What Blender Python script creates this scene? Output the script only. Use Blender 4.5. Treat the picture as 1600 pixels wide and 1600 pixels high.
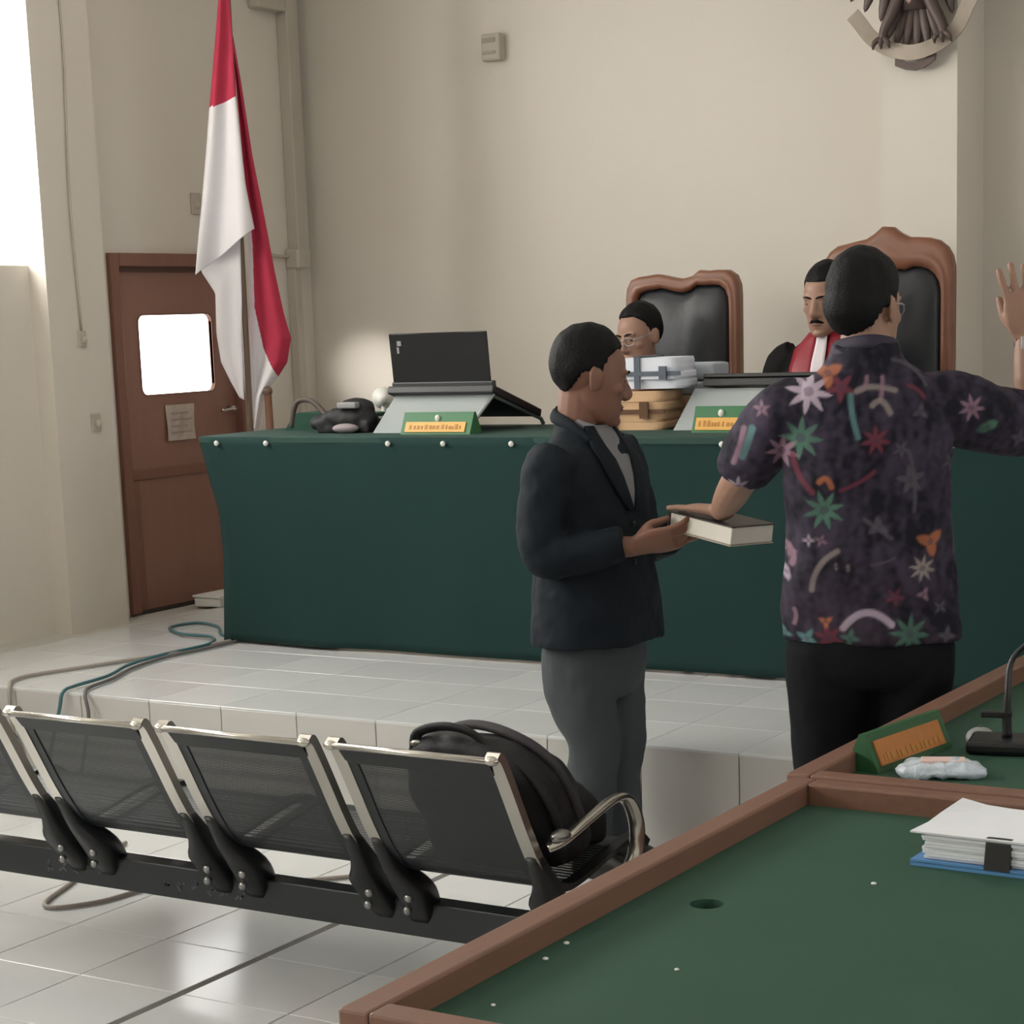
import bpy, bmesh, math, random
from mathutils import Vector, Matrix, noise
PI = math.pi
random.seed(7)
for o in list(bpy.data.objects): bpy.data.objects.remove(o)
SC = bpy.context.scene
COL = SC.collection

# ------------------------------------------------------------------ camera
cd = bpy.data.cameras.new('camera'); cam = bpy.data.objects.new('camera', cd); COL.objects.link(cam)
cd.sensor_fit = 'HORIZONTAL'; cd.sensor_width = 36.0; cd.lens = 36.0*3140/1600
cd.shift_y = 266/1600; cd.clip_start = 0.05
RX = Vector((0.8500, 0.5258, -0.0349)); FW = Vector((-0.5231, 0.8337, -0.1769)).normalized()
RX = (RX - FW*RX.dot(FW)).normalized(); UP = RX.cross(FW)
cam.matrix_world = Matrix(((RX.x, UP.x, -FW.x, 0), (RX.y, UP.y, -FW.y, 0), (RX.z, UP.z, -FW.z, 1.65), (0, 0, 0, 1)))
SC.camera = cam

# ------------------------------------------------------------------ world and exposure
w = bpy.data.worlds.new('world'); SC.world = w; w.use_nodes = True
w.node_tree.nodes['Background'].inputs[0].default_value = (0.75, 0.85, 1.0, 1); w.node_tree.nodes['Background'].inputs[1].default_value = 1.0
SC.view_settings.view_transform = 'Standard'; SC.view_settings.look = 'None'
SC.view_settings.gamma = 1.0; SC.view_settings.use_curve_mapping = False
SC.view_settings.exposure = -0.36
WINDOW_LIGHT = 15.0      # daylight in the window panes
CEILING_FILL = 2.3        # strength of the ceiling panels added as fill
RIGHT_FILL = 3.0       # fill light from the windows added in the right wall
LAMP_BEAM = 130.0        # watts of the small desk lamp on the bench
DOOR_LIGHT = 5.0        # daylight behind the door glass

# ------------------------------------------------------------------ materials
def lin(c):
    return tuple(((v/255)/12.92 if v/255 <= .04045 else ((v/255+.055)/1.055)**2.4) for v in c)
MATS = {}
def mat(name, rgb, rough=.6, metal=0., var=0., scale=8., bump=0., bscale=60., spec=.5, rnd=0., coat=0., stretch=None, alpha=1., emit=None, trans=0., sheen=0.):
    if name in MATS: return MATS[name]
    m = bpy.data.materials.new(name); m.use_nodes = True; MATS[name] = m
    nt = m.node_tree; N = nt.nodes; L = nt.links; b = N['Principled BSDF']
    c = lin(rgb)
    b.inputs['Base Color'].default_value = (*c, 1); b.inputs['Roughness'].default_value = rough
    b.inputs['Metallic'].default_value = metal; b.inputs['Specular IOR Level'].default_value = spec
    b.inputs['Coat Weight'].default_value = coat; b.inputs['Alpha'].default_value = alpha
    b.inputs['Transmission Weight'].default_value = trans; b.inputs['Sheen Weight'].default_value = sheen
    if emit is not None:
        b.inputs['Emission Color'].default_value = (*lin(rgb), 1); b.inputs['Emission Strength'].default_value = emit
    tc = N.new('ShaderNodeTexCoord')
    vec = tc.outputs['Object']
    if stretch:
        mp = N.new('ShaderNodeMapping'); mp.inputs['Scale'].default_value = stretch; L.new(vec, mp.inputs[0]); vec = mp.outputs[0]
    col = None
    if var > 0:
        nz = N.new('ShaderNodeTexNoise'); nz.inputs['Scale'].default_value = scale; nz.inputs['Detail'].default_value = 5
        L.new(vec, nz.inputs['Vector'])
        mx = N.new('ShaderNodeMix'); mx.data_type = 'RGBA'
        mx.inputs[6].default_value = (*[v*(1-var) for v in c], 1); mx.inputs[7].default_value = (*[min(1, v*(1+var)) for v in c], 1)
        L.new(nz.outputs['Fac'], mx.inputs[0]); col = mx.outputs[2]
    if rnd > 0:
        oi = N.new('ShaderNodeObjectInfo'); mr = N.new('ShaderNodeMapRange')
        mr.inputs[3].default_value = 1-rnd; mr.inputs[4].default_value = 1+rnd*.5; L.new(oi.outputs['Random'], mr.inputs[0])
        hs = N.new('ShaderNodeHueSaturation'); L.new(mr.outputs[0], hs.inputs['Value'])
        if col: L.new(col, hs.inputs['Color'])
        else: hs.inputs['Color'].default_value = (*c, 1)
        col = hs.outputs[0]
    if col: L.new(col, b.inputs['Base Color'])
    if bump > 0:
        n2 = N.new('ShaderNodeTexNoise'); n2.inputs['Scale'].default_value = bscale; n2.inputs['Detail'].default_value = 4
        L.new(vec, n2.inputs['Vector'])
        bp = N.new('ShaderNodeBump'); bp.inputs['Strength'].default_value = bump; bp.inputs['Distance'].default_value = .01
        L.new(n2.outputs['Fac'], bp.inputs['Height']); L.new(bp.outputs[0], b.inputs['Normal'])
    return m
def mesh_metal(name, rgb, see):
    # perforated sheet steel: rows of small round holes punched through dark powder coat
    m = bpy.data.materials.new(name); m.use_nodes = True; MATS[name] = m
    nt = m.node_tree; N = nt.nodes; L = nt.links; b = N['Principled BSDF']
    b.inputs['Base Color'].default_value = (*lin(rgb), 1); b.inputs['Roughness'].default_value = .42; b.inputs['Metallic'].default_value = .35
    tc = N.new('ShaderNodeTexCoord'); vo = N.new('ShaderNodeTexVoronoi'); vo.inputs['Scale'].default_value = 420; vo.inputs['Randomness'].default_value = 0
    L.new(tc.outputs['Object'], vo.inputs['Vector'])
    lt = N.new('ShaderNodeMath'); lt.operation = 'LESS_THAN'; lt.inputs[1].default_value = see; L.new(vo.outputs['Distance'], lt.inputs[0])
    tr = N.new('ShaderNodeBsdfTransparent'); ms = N.new('ShaderNodeMixShader')
    L.new(lt.outputs[0], ms.inputs[0]); L.new(b.outputs[0], ms.inputs[1]); L.new(tr.outputs[0], ms.inputs[2])
    L.new(ms.outputs[0], N['Material Output'].inputs[0])
    return m
def vcol_mat(name, rough=.8):
    m = bpy.data.materials.new(name); m.use_nodes = True; MATS[name] = m
    nt = m.node_tree; N = nt.nodes; L = nt.links; b = N['Principled BSDF']
    a = N.new('ShaderNodeAttribute'); a.attribute_name = 'print'
    L.new(a.outputs['Color'], b.inputs['Base Color']); b.inputs['Roughness'].default_value = rough
    b.inputs['Specular IOR Level'].default_value = .25
    nz = N.new('ShaderNodeTexNoise'); nz.inputs['Scale'].default_value = 9; bp = N.new('ShaderNodeBump'); bp.inputs['Strength'].default_value = .35; bp.inputs['Distance'].default_value = .02
    tc = N.new('ShaderNodeTexCoord'); L.new(tc.outputs['Object'], nz.inputs['Vector']); L.new(nz.outputs['Fac'], bp.inputs['Height']); L.new(bp.outputs[0], b.inputs['Normal'])
    return m

M_wall = mat('wall_paint', (216, 209, 198), .5, var=.04, scale=1.3, bump=.05, bscale=30)
M_wallg = mat('wall_paint_grey', (220, 215, 204), .6, var=.03, scale=2)
M_ceil = mat('ceiling_paint', (225, 222, 215), .8)
M_tile = mat('floor_tile', (210, 212, 212), .14, var=.05, scale=5, rnd=.06, spec=.5)
M_grout = mat('grout', (186, 183, 176), .8, var=.06, scale=20)
M_riser = mat('riser_tile', (194, 192, 188), .25, var=.05, scale=6, rnd=.06)
M_door = mat('door_wood', (142, 102, 88), .45, var=.12, scale=6, stretch=(3, 3, .4))
M_frame = mat('door_frame_wood', (128, 88, 74), .5, var=.12, scale=6, stretch=(3, 3, .4))
M_wood = mat('table_wood', (118, 84, 68), .45, var=.18, scale=9, stretch=(6, .7, 6))
M_woodd = mat('table_wood_dark', (84, 50, 38), .45, var=.15, scale=9)
M_felt = mat('green_table_top', (50, 80, 65), .7, var=.10, scale=5, bump=.05, bscale=300, spec=.2)
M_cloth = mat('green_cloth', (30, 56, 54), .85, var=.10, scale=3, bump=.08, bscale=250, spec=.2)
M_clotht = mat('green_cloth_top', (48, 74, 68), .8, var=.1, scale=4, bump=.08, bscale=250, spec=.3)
M_carve = mat('carved_wood', (128, 84, 64), .4, var=.2, scale=12)
M_leather = mat('black_leather', (34, 37, 42), .38, bump=.08, bscale=40)
M_chrome = mat('chrome', (190, 186, 178), .22, metal=.9)
M_steel = mat('beam_paint', (38, 42, 45), .4, metal=.2, var=.15, scale=30)
M_blackp = mat('black_plastic', (18, 20, 22), .42)
M_perf = mesh_metal('perforated_metal', (50, 54, 57), .27)
M_bolt = mat('bolt_steel', (150, 150, 148), .3, metal=.9)
M_white = mat('white_plastic', (225, 225, 220), .5)
M_paper = mat('paper', (225, 228, 232), .8, var=.03, scale=30)
M_notice = mat('notice_paper', (190, 176, 165), .85, var=.06, scale=20)
M_skin = mat('skin', (134, 96, 80), .5, var=.10, scale=14, bump=.04, bscale=80)
M_skin2 = mat('skin_lighter', (158, 122, 104), .5, var=.08, scale=14, bump=.04, bscale=80)
M_hair = mat('black_hair', (13, 13, 15), .6, var=.3, scale=60, bump=.4, bscale=140, spec=.2)
M_hairg = mat('greying_hair', (30, 31, 34), .5, var=.5, scale=50, bump=.5, bscale=140)
M_jacket = mat('dark_jacket', (20, 28, 36), .8, var=.12, scale=6, bump=.1, bscale=40, spec=.25)
M_trouser = mat('grey_trousers', (70, 75, 78), .8, var=.12, scale=8, bump=.12, bscale=30, spec=.25)
M_blackcl = mat('black_cloth', (12, 15, 20), .85, var=.2, scale=6, bump=.1, bscale=30, spec=.2)
M_robe = mat('black_robe', (16, 15, 15), .8, spec=.2)
M_red = mat('red_satin', (140, 22, 42), .45, var=.08, scale=8)
M_jabot = mat('white_jabot', (225, 215, 220), .8)
M_shirt = mat('grey_shirt', (128, 128, 132), .8)
M_shoe = mat('black_shoe', (18, 17, 17), .35)
M_eye = mat('eye', (60, 48, 44), .2)
M_lip = mat('lip', (120, 72, 64), .5)
M_fred = mat('flag_red', (184, 44, 74), .75, var=.05, scale=5)
M_fwhite = mat('flag_white', (232, 228, 232), .75, var=.03, scale=5)
M_pole = mat('flag_pole', (112, 92, 78), .4, var=.1, scale=10)
M_bag = mat('black_nylon', (20, 20, 23), .65, var=.2, scale=30, bump=.2, bscale=200)
M_acryl = mat('frosted_acrylic', (176, 184, 184), .3, alpha=.78)
M_alum = mat('brushed_aluminium', (170, 172, 174), .35, metal=.8)
M_gloss = mat('glossy_black', (26, 29, 34), .06, spec=.6)
M_sign = mat('green_sign', (52, 112, 70), .5)
M_signd = mat('dark_green_sign', (34, 84, 48), .5)
M_gold = mat('gold_plate', (226, 172, 84), .45, var=.1, scale=30)
M_orange = mat('orange_plate', (176, 112, 54), .5, var=.18, scale=40)
M_gtext = mat('gold_plate_lettering', (176, 122, 52), .5)
M_kraft = mat('kraft_paper', (214, 176, 138), .8, var=.08, scale=20)
M_strap = mat('grey_strap', (92, 100, 112), .7)
M_strapb = mat('brown_strap', (98, 66, 40), .7)
M_blue = mat('blue_folder', (92, 142, 190), .4)
M_plastic = mat('clear_plastic_wrap', (196, 206, 216), .2, var=.2, scale=30, bump=.6, bscale=60)
M_teal = mat('teal_cable', (66, 108, 114), .45)
M_grey = mat('grey_cable', (158, 150, 142), .5)
M_dgrey = mat('dark_grey_cable', (104, 100, 98), .5)
M_emb = mat('emblem_bronze', (92, 78, 74), .5, metal=.2, var=.25, scale=20)
M_emb2 = mat('emblem_ribbon', (158, 146, 132), .5, metal=.15, var=.2, scale=20)
M_emb3 = mat('emblem_shield', (150, 118, 112), .5)
M_conduit = mat('conduit_paint', (186, 178, 166), .5)
M_sky = mat('daylight_pane', (255, 253, 248), .3, emit=WINDOW_LIGHT)
M_rightfill = mat('right_fill_pane', (250, 252, 255), .3, emit=RIGHT_FILL)
M_doorglass = mat('door_glass_daylight', (255, 255, 253), .3, emit=DOOR_LIGHT)
M_ceilfill = mat('ceiling_fill_glow', (255, 252, 246), .5, emit=CEILING_FILL)
M_alu = mat('window_aluminium', (70, 72, 74), .4, metal=.4)
M_shirtprint = vcol_mat('batik_print')

# ------------------------------------------------------------------ mesh helpers
def V(*a): return Vector(a)
def finish(name, bm, m, parent=None, loc=(0, 0, 0), smooth=False, normals=True):
    if normals: bmesh.ops.recalc_face_normals(bm, faces=bm.faces[:])
    me = bpy.data.meshes.new(name); bm.to_mesh(me); bm.free()
    return link(name, me, m, parent, loc, smooth)
def link(name, me, m, parent=None, loc=(0, 0, 0), smooth=False):
    if m is not None:
        for mm in (m if isinstance(m, (list, tuple)) else [m]): me.materials.append(mm)
    if smooth:
        for p in me.polygons: p.use_smooth = True
    o = bpy.data.objects.new(name, me); COL.objects.link(o); o.location = loc
    if parent is not None: o.parent = parent
    return o
def tag(o, label=None, cat=None, group=None, kind=None):
    if label: o['label'] = label
    if cat: o['category'] = cat
    if group: o['group'] = group
    if kind: o['kind'] = kind
    return o
def thing(name, label, cat, loc=(0, 0, 0), rotz=0., group=None):
    o = bpy.data.objects.new(name, None); COL.objects.link(o); o.location = loc; o.rotation_euler = (0, 0, rotz)
    o.empty_display_size = .1
    return tag(o, label, cat, group)
def box(bm, x0, x1, y0, y1, z0, z1, bev=0., M=None, mi=0):
    vs = [bm.verts.new(Vector(p)) for p in ((x0, y0, z0), (x1, y0, z0), (x1, y1, z0), (x0, y1, z0), (x0, y0, z1), (x1, y0, z1), (x1, y1, z1), (x0, y1, z1))]
    fs = [bm.faces.new([vs[i] for i in f]) for f in ((3, 2, 1, 0), (4, 5, 6, 7), (0, 1, 5, 4), (1, 2, 6, 5), (2, 3, 7, 6), (3, 0, 4, 7))]
    for f in fs: f.material_index = mi
    if bev > 0:
        es = list({e for f in fs for e in f.edges})
        r = bmesh.ops.bevel(bm, geom=es, offset=bev, segments=2, affect='EDGES', profile=.5)
        vs = list({v for f in r['faces'] for v in f.verts} | {v for v in vs if v.is_valid})
    if M is not None:
        for v in vs: v.co = M @ v.co
    return vs
def nb(*boxes, bev=0.):
    bm = bmesh.new()
    for b in boxes: box(bm, *b, bev=bev)
    return bm
def ell(bm, c, r, M=None, seg=20, ring=14):
    T = Matrix.Translation(Vector(c)) @ (M.to_4x4() if M is not None else Matrix()) @ Matrix.Diagonal((*r, 1))
    return bmesh.ops.create_uvsphere(bm, u_segments=seg, v_segments=ring, radius=1, matrix=T)['verts']
def cyl(bm, c, r, h, seg=20, M=None, r2=None):
    T = Matrix.Translation(Vector(c)) @ (M.to_4x4() if M is not None else Matrix())
    return bmesh.ops.create_cone(bm, cap_ends=True, segments=seg, radius1=r, radius2=r if r2 is None else r2, depth=h, matrix=T)['verts']
def catmull(P, k):
    out = []
    n = len(P)
    for i in range(n-1):
        p0, p1, p2, p3 = P[max(i-1, 0)], P[i], P[i+1], P[min(i+2, n-1)]
        for j in range(k):
            t = j/k
            out.append([.5*((2*b)+(-a+c)*t+(2*a-5*b+4*c-d)*t*t+(-a+3*b-3*c+d)*t**3) for a, b, c, d in zip(p0, p1, p2, p3)])
    out.append(list(P[-1])); return out
def limb(bm, pts, radii, k=4, seg=14, flat=None, up=(0, 0, 1), cap=True):
    """tapering tube through pts; radii numbers or (a,b) half-axes, b along 'up' side"""
    P = []
    for p, r in zip(pts, radii):
        a, b = (r, r) if not isinstance(r, (tuple, list)) else r
        P.append([*p, a, b])
    if k > 1: P = catmull(P, k)
    n = len(P); rings = []; prev = None
    for i, q in enumerate(P):
        c = Vector(q[:3]); t = (Vector(P[min(i+1, n-1)][:3])-Vector(P[max(i-1, 0)][:3]))
        if t.length < 1e-9: t = Vector((0, 0, 1))
        t.normalize()
        u0 = Vector(up) if prev is None else prev
        v = u0 - t*u0.dot(t)
        if v.length < 1e-4: v = t.orthogonal()
        v.normalize(); prev = v; s = t.cross(v)
        rings.append([bm.verts.new(c + s*(max(q[3], 1e-4)*math.cos(2*PI*j/seg)) + v*(max(q[4], 1e-4)*math.sin(2*PI*j/seg))) for j in range(seg)])
    for a, b in zip(rings, rings[1:]):
        for j in range(seg): bm.faces.new((a[j], a[(j+1) % seg], b[(j+1) % seg], b[j]))
    if cap:
        bm.faces.new(rings[0][::-1]); bm.faces.new(rings[-1])
    return rings
def loft(bm, rings, k=1, seg=28, cap=True):
    """rings of (cx,cy,cz,rx,ry[,tilt]) horizontal super-ellipses, optional smooth interpolation"""
    P = [list(r)+[0]*(7-len(r)) for r in rings]
    for p, r in zip(P, rings):
        if len(r) < 7: p[6] = 2.2
    if k > 1: P = catmull(P, k)
    out = []
    for cx, cy, cz, rx, ry, tl, ex in P:
        ring = []
        for j in range(seg):
            a = 2*PI*j/seg; ca, sa = math.cos(a), math.sin(a)
            x = math.copysign(abs(ca)**(2/ex), ca)*rx; y = math.copysign(abs(sa)**(2/ex), sa)*ry
            ring.append(bm.verts.new((cx+x, cy+y, cz+y*tl)))
        out.append(ring)
    for a, b in zip(out, out[1:]):
        for j in range(seg): bm.faces.new((a[j], a[(j+1) % seg], b[(j+1) % seg], b[j]))
    if cap: bm.faces.new(out[0][::-1]); bm.faces.new(out[-1])
    return out
def prism(bm, outline, d0, d1, axis='y'):
    """extrude a closed (a,b) outline between d0 and d1 along axis"""
    def mk(a, b, d): return {'y': (a, d, b), 'x': (d, a, b), 'z': (a, b, d)}[axis]
    A = [bm.verts.new(mk(a, b, d0)) for a, b in outline]; B = [bm.verts.new(mk(a, b, d1)) for a, b in outline]
    n = len(A)
    bm.faces.new(A); bm.faces.new(B[::-1])
    for i in range(n): bm.faces.new((A[i], B[i], B[(i+1) % n], A[(i+1) % n]))
    return A+B
def ring_prism(bm, outer, inner, d0, d1, lip=0.):
    """frame between two outlines of equal length, in the xz plane, extruded in y"""
    n = len(outer)
    L = []
    for pts, d in ((outer, d0), (outer, d1), (inner, d1), (inner, d0)): L.append([bm.verts.new((a, d, b)) for a, b in pts])
    for p, q in ((0, 1), (1, 2), (2, 3), (3, 0)):
        for i in range(n): bm.faces.new((L[p][i], L[p][(i+1) % n], L[q][(i+1) % n], L[q][i]))
def remesh(bm, voxel, smooth=4, fac=.5, name='tmp', subs=None):
    me = bpy.data.meshes.new(name); bmesh.ops.recalc_face_normals(bm, faces=bm.faces[:]); bm.to_mesh(me); bm.free()
    o = bpy.data.objects.new(name, me); COL.objects.link(o)
    r = o.modifiers.new('r', 'REMESH'); r.mode = 'VOXEL'; r.voxel_size = voxel; r.use_smooth_shade = True
    if smooth:
        s = o.modifiers.new('s', 'SMOOTH'); s.factor = fac; s.iterations = smooth
    dg = bpy.context.evaluated_depsgraph_get(); dg.update()
    out = bpy.data.meshes.new_from_object(o.evaluated_get(dg))
    bpy.data.objects.remove(o); bpy.data.meshes.remove(me)
    for p in out.polygons: p.use_smooth = True
    return out
def wrinkle(me, amp, scale, seed=0.):
    n = len(me.vertices); co = [0.]*(3*n); no = [0.]*(3*n)
    me.vertices.foreach_get('co', co); me.vertices.foreach_get('normal', no); sd = Vector((seed, seed*1.7, seed*.3))
    for i in range(0, 3*n, 3):
        p = Vector((co[i], co[i+1], co[i+2]))*scale + sd
        d = noise.noise(p)*amp + noise.noise(p*2.3)*amp*.5
        co[i] += no[i]*d; co[i+1] += no[i+1]*d; co[i+2] += no[i+2]*d
    me.vertices.foreach_set('co', co); me.update()
def cable(name, pts, r, m, label, k=6):
    bm = bmesh.new(); o0 = Vector(pts[0]); limb(bm, [Vector(p)-o0 for p in pts], [r]*len(pts), k=k, seg=8)
    return tag(finish(name, bm, m, None, o0, True), label, 'cable')
def copy_tree(o, parent=None):
    c = o.copy(); COL.objects.link(c); c.parent = parent
    for ch in list(o.children): copy_tree(ch, c)
    return c

# ================================================================== the room
DZ = .35           # dais height
T = .335           # tile pitch
fl = tag(finish('floor', nb((-6.9, 4.5, -4, 8.9, -.2, -.012)), M_grout), 'white glossy tiled floor with grey joints', kind='structure')
ce = tag(finish('ceiling', nb((-6.9, 4.5, -4, 8.9, 4.0, 4.1)), M_ceil), 'plain off-white ceiling', kind='structure')
def tile_mesh(name, sx, sy, th, m):
    bm = bmesh.new(); b = .0016
    lo = [(-sx, -sy), (sx, -sy), (sx, sy), (-sx, sy)]
    A = [bm.verts.new((x, y, -th)) for x, y in lo]; B = [bm.verts.new((x, y, -b)) for x, y in lo]
    C = [bm.verts.new((x-math.copysign(b, x), y-math.copysign(b, y), 0)) for x, y in lo]
    for P, Q in ((A, B), (B, C)):
        for i in range(4): bm.faces.new((P[i], P[(i+1) % 4], Q[(i+1) % 4], Q[i]))
    bm.faces.new(C); me = bpy.data.meshes.new(name); bm.to_mesh(me); bm.free(); me.materials.append(m); return me
tm = tile_mesh('tile', T/2-.0016, T/2-.0016, .012, M_tile)
X0 = -3.333 - 9*T; Y0 = 5.35 - 16*T
bm_far = bmesh.new()
for i in range(0, 24):
    for j in range(0, 16):
        cx, cy = X0+(i+.5)*T, Y0+(j+.5)*T
        if i < 15 and j >= 8:
            o = bpy.data.objects.new('tile', tm); COL.objects.link(o); o.parent = fl
            o.location = (cx+(.011 if i >= 9 else -.011), cy, 0)
            o.rotation_euler = (random.uniform(-.0012, .0012), random.uniform(-.0012, .0012), 0)
        else:
            h = T/2-.003; vs = [bm_far.verts.new((cx+a*h, cy+b*h, 0)) for a, b in ((-1, -1), (1, -1), (1, 1), (-1, 1))]; bm_far.faces.new(vs)
finish('joint_strip', nb((-3.344, -3.322, 2.7, 5.34, -.012, -.001)), mat('joint_filler', (104, 102, 98), .8, var=.15, scale=9), fl)
tag(finish('tile_field', bm_far, M_tile, fl), kind='stuff')

dais = tag(finish('dais', nb((-6.5, 3.5, 5.35+.012, 8.53, 0, DZ-.012)), M_grout), 'raised tiled platform carrying the long green bench', kind='structure')
DX0 = -2.563-12*T
tmd = tile_mesh('tile', T/2-.0009, T/2-.0009, .012, M_tile)
for i in range(-1, 18):
    for j in range(0, 4 if i > 3 else 9):
        cx, cy = DX0+(i+.5)*T, 5.35+(j+.5)*T
        if cx < -6.4: continue
        o = bpy.data.objects.new('tile', tmd); COL.objects.link(o); o.parent = dais; o.location = (cx, cy, DZ)
        o.rotation_euler = (random.uniform(-.001, .001), random.uniform(-.001, .001), 0)
tmr = tile_mesh('riser_tile', T/2-.0015, DZ/2-.004, .012, M_riser)
for i in range(-1, 18):
    o = bpy.data.objects.new('riser_tile', tmr); COL.objects.link(o); o.parent = dais
    o.location = (DX0+(i+.5)*T, 5.35, DZ/2-.004); o.rotation_euler = (PI/2, 0, 0)

# walls -----------------------------------------------------------------
WX = -6.49
wins = [(4.55, 6.5), (2.2, 4.15), (-.2, 1.75), (-2.6, -.65)]
SILL, HEAD = 1.96, 3.45
b = [(-6.9, WX, -4, 6.5, 0, SILL), (-6.9, WX, -4, 6.5, HEAD, 4.0)]
ys = [-4]+[v for a in sorted(wins) for v in a]
for i in range(0, len(ys), 2):
    hi = sorted(wins)[i//2][0] if i//2 < len(wins) else 6.5
    if hi > ys[i]: b.append((-6.9, WX, ys[i], hi, SILL, HEAD))
b += [(-6.9, -6.39, 6.5, 6.87, 0, 4.0), (-6.9, -6.5, 6.87, 7.0, 0, 4.0), (-6.9, -6.5, 7.0, 7.95, 2.02, 4.0), (-6.9, -6.5, 7.95, 8.53, 0, 4.0), (-6.9, -6.62, 7.0, 7.95, 0, 2.02)]
wl = tag(finish('wall_left', nb(*b), M_wall), 'cream painted left wall with a shallow pillar beside the door', kind='structure')
wb = tag(finish('wall_back', nb((-6.9, 4.5, 8.53, 8.9, 0, 4.0), (-3.225, -2.9, 8.2, 8.53, 0, 4.0)), M_wall), 'cream painted back wall with a square pilaster', kind='structure')
b = [(4.0, 4.4, -4, 8.53, 0, SILL-.6), (4.0, 4.4, -4, 8.53, HEAD, 4.0)]
winr = [(-2.8, -.4), (.8, 3.2), (4.4, 6.8)]; ys = [-4]+[v for a in winr for v in a]+[8.53]  # unseen windows, added to brighten the room from the right
for i in range(0, len(ys), 2): b.append((4.0, 4.4, ys[i], ys[i+1], SILL-.6, HEAD))
tag(finish('wall_right', nb(*b), M_wall), 'painted right wall with windows added for fill light', kind='structure')
for n, (a, c) in enumerate(winr):
    wo = tag(bpy.data.objects.new('window_%d' % (n+5), None), 'unseen window added in the right wall for fill light', kind='structure'); COL.objects.link(wo); wo.location = (4.25, (a+c)/2, SILL-.6)
    hw = (c-a)/2; hh = HEAD-SILL+.6
    finish('window_pane', nb((0, .01, -hw, hw, 0, hh)), M_rightfill, wo)
    finish('window_frame', nb((-.05, 0, -hw, hw, 0, .05), (-.05, 0, -hw, hw, hh-.05, hh), (-.05, 0, -hw, -hw+.05, .05, hh-.05), (-.05, 0, hw-.05, hw, .05, hh-.05), (-.05, 0, -.025, .025, .05, hh-.05)), M_alu, wo)
tag(finish('wall_front', nb((-6.9, 4.5, -4.3, -4, 0, 4.0)), M_wall), 'plain painted wall behind the viewer', kind='structure')
for n, (a, c) in enumerate(wins):
    wo = tag(bpy.data.objects.new('window_%d' % (n+1), None), 'high daylit window in the left wall', kind='structure'); COL.objects.link(wo); wo.location = (-6.78, (a+c)/2, SILL)
    hw = (c-a)/2; hh = HEAD-SILL
    finish('window_pane', nb((-.01, .0, -hw, hw, 0, hh)), M_sky, wo)
    finish('window_frame', nb((0, .05, -hw, hw, 0, .05), (0, .05, -hw, hw, hh-.05, hh), (0, .05, -hw, -hw+.05, .05, hh-.05), (0, .05, hw-.05, hw, .05, hh-.05), (0, .05, -.025, .025, .05, hh-.05)), M_alu, wo)
    bm = nb((.05, .075, hw-.09, hw-.06, .04, .17), (.05, .12, hw-.1, hw-.04, .0, .02), bev=.004); finish('window_latch', bm, M_blackp, wo)

# door ------------------------------------------------------------------
dr = tag(bpy.data.objects.new('door_1', None), 'reddish brown wooden door with a bright glass pane', kind='structure'); COL.objects.link(dr); dr.location = (-6.5, 7.0, DZ)
HD = 2.02-DZ
finish('door_frame', nb((-.1, .025, 0, .06, 0, HD), (-.1, .025, .89, .95, 0, HD), (-.1, .025, .06, .89, HD-.06, HD), bev=.005), M_frame, dr)
# leaf with an opening for the rounded pane
bm = bmesh.new()
py0, py1, pz0, pz1, rr = .215, .74, 1.015, 1.385, .035
pane = []
for cx, cz, a0 in ((py1-rr, pz1-rr, 0), (py0+rr, pz1-rr, 90), (py0+rr, pz0+rr, 180), (py1-rr, pz0+rr, 270)):
    for k in range(6):
        a = math.radians(a0+90*k/5); pane.append((cx+rr*math.cos(a), cz+rr*math.sin(a)))
def rect_ray(p, y0, y1, z0, z1, c):
    dx, dz = p[0]-c[0], p[1]-c[1]; t = min(((y1 if dx > 0 else y0)-c[0])/dx if abs(dx) > 1e-6 else 9e9, ((z1 if dz > 0 else z0)-c[1])/dz if abs(dz) > 1e-6 else 9e9)
    return (c[0]+dx*t, c[1]+dz*t)
cc = ((py0+py1)/2, (pz0+pz1)/2)
rl, rh_ = .06, .89
n = len(pane)
for q in ((-.06, -.025, rl, py0, .655, HD-.06), (-.06, -.025, py1, rh_, .655, HD-.06), (-.06, -.025, py0, py1, .655, pz0), (-.06, -.025, py0, py1, pz1, HD-.06)): box(bm, *q)
for k, (cy, cz) in enumerate(((py1, pz1), (py0, pz1), (py0, pz0), (py1, pz0))):
    prism(bm, [(cy, cz)]+pane[6*k:6*k+6], -.06, -.025, 'x')
leaf = finish('door_leaf', bm, M_door, dr)
finish('lower_panel', nb((-.06, -.03, rl, rh_, 0, .66), bev=.004), M_door, leaf)
finish('panel_rail', nb((-.03, -.018, rl, rh_, .62, .67), (-.03, -.02, rl, rl+.09, .02, .62), (-.03, -.02, rh_-.09, rh_, .02, .62), bev=.004), M_frame, leaf)
finish('lintel_groove', nb((-.026, -.012, .06, .89, HD-.085, HD-.06)), M_woodd, leaf)
bm = bmesh.new(); prism(bm, pane, -.05, -.045, 'x'); finish('door_pane', bm, M_doorglass, dr)
bm = bmesh.new(); ring = [(cc[0]+(a-cc[0])*1.03, cc[1]+(z-cc[1])*1.04) for a, z in pane]
for p, q in zip((0,), (1,)): pass
A = [bm.verts.new((-.022, a, z)) for a, z in pane]; B = [bm.verts.new((-.022, a, z)) for a, z in ring]; C = [bm.verts.new((-.04, a, z)) for a, z in pane]
for i in range(n): bm.faces.new((A[i], A[(i+1) % n], B[(i+1) % n], B[i])); bm.faces.new((A[i], C[i], C[(i+1) % n], A[(i+1) % n]))
finish('pane_bead', bm, M_frame, leaf)
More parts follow.
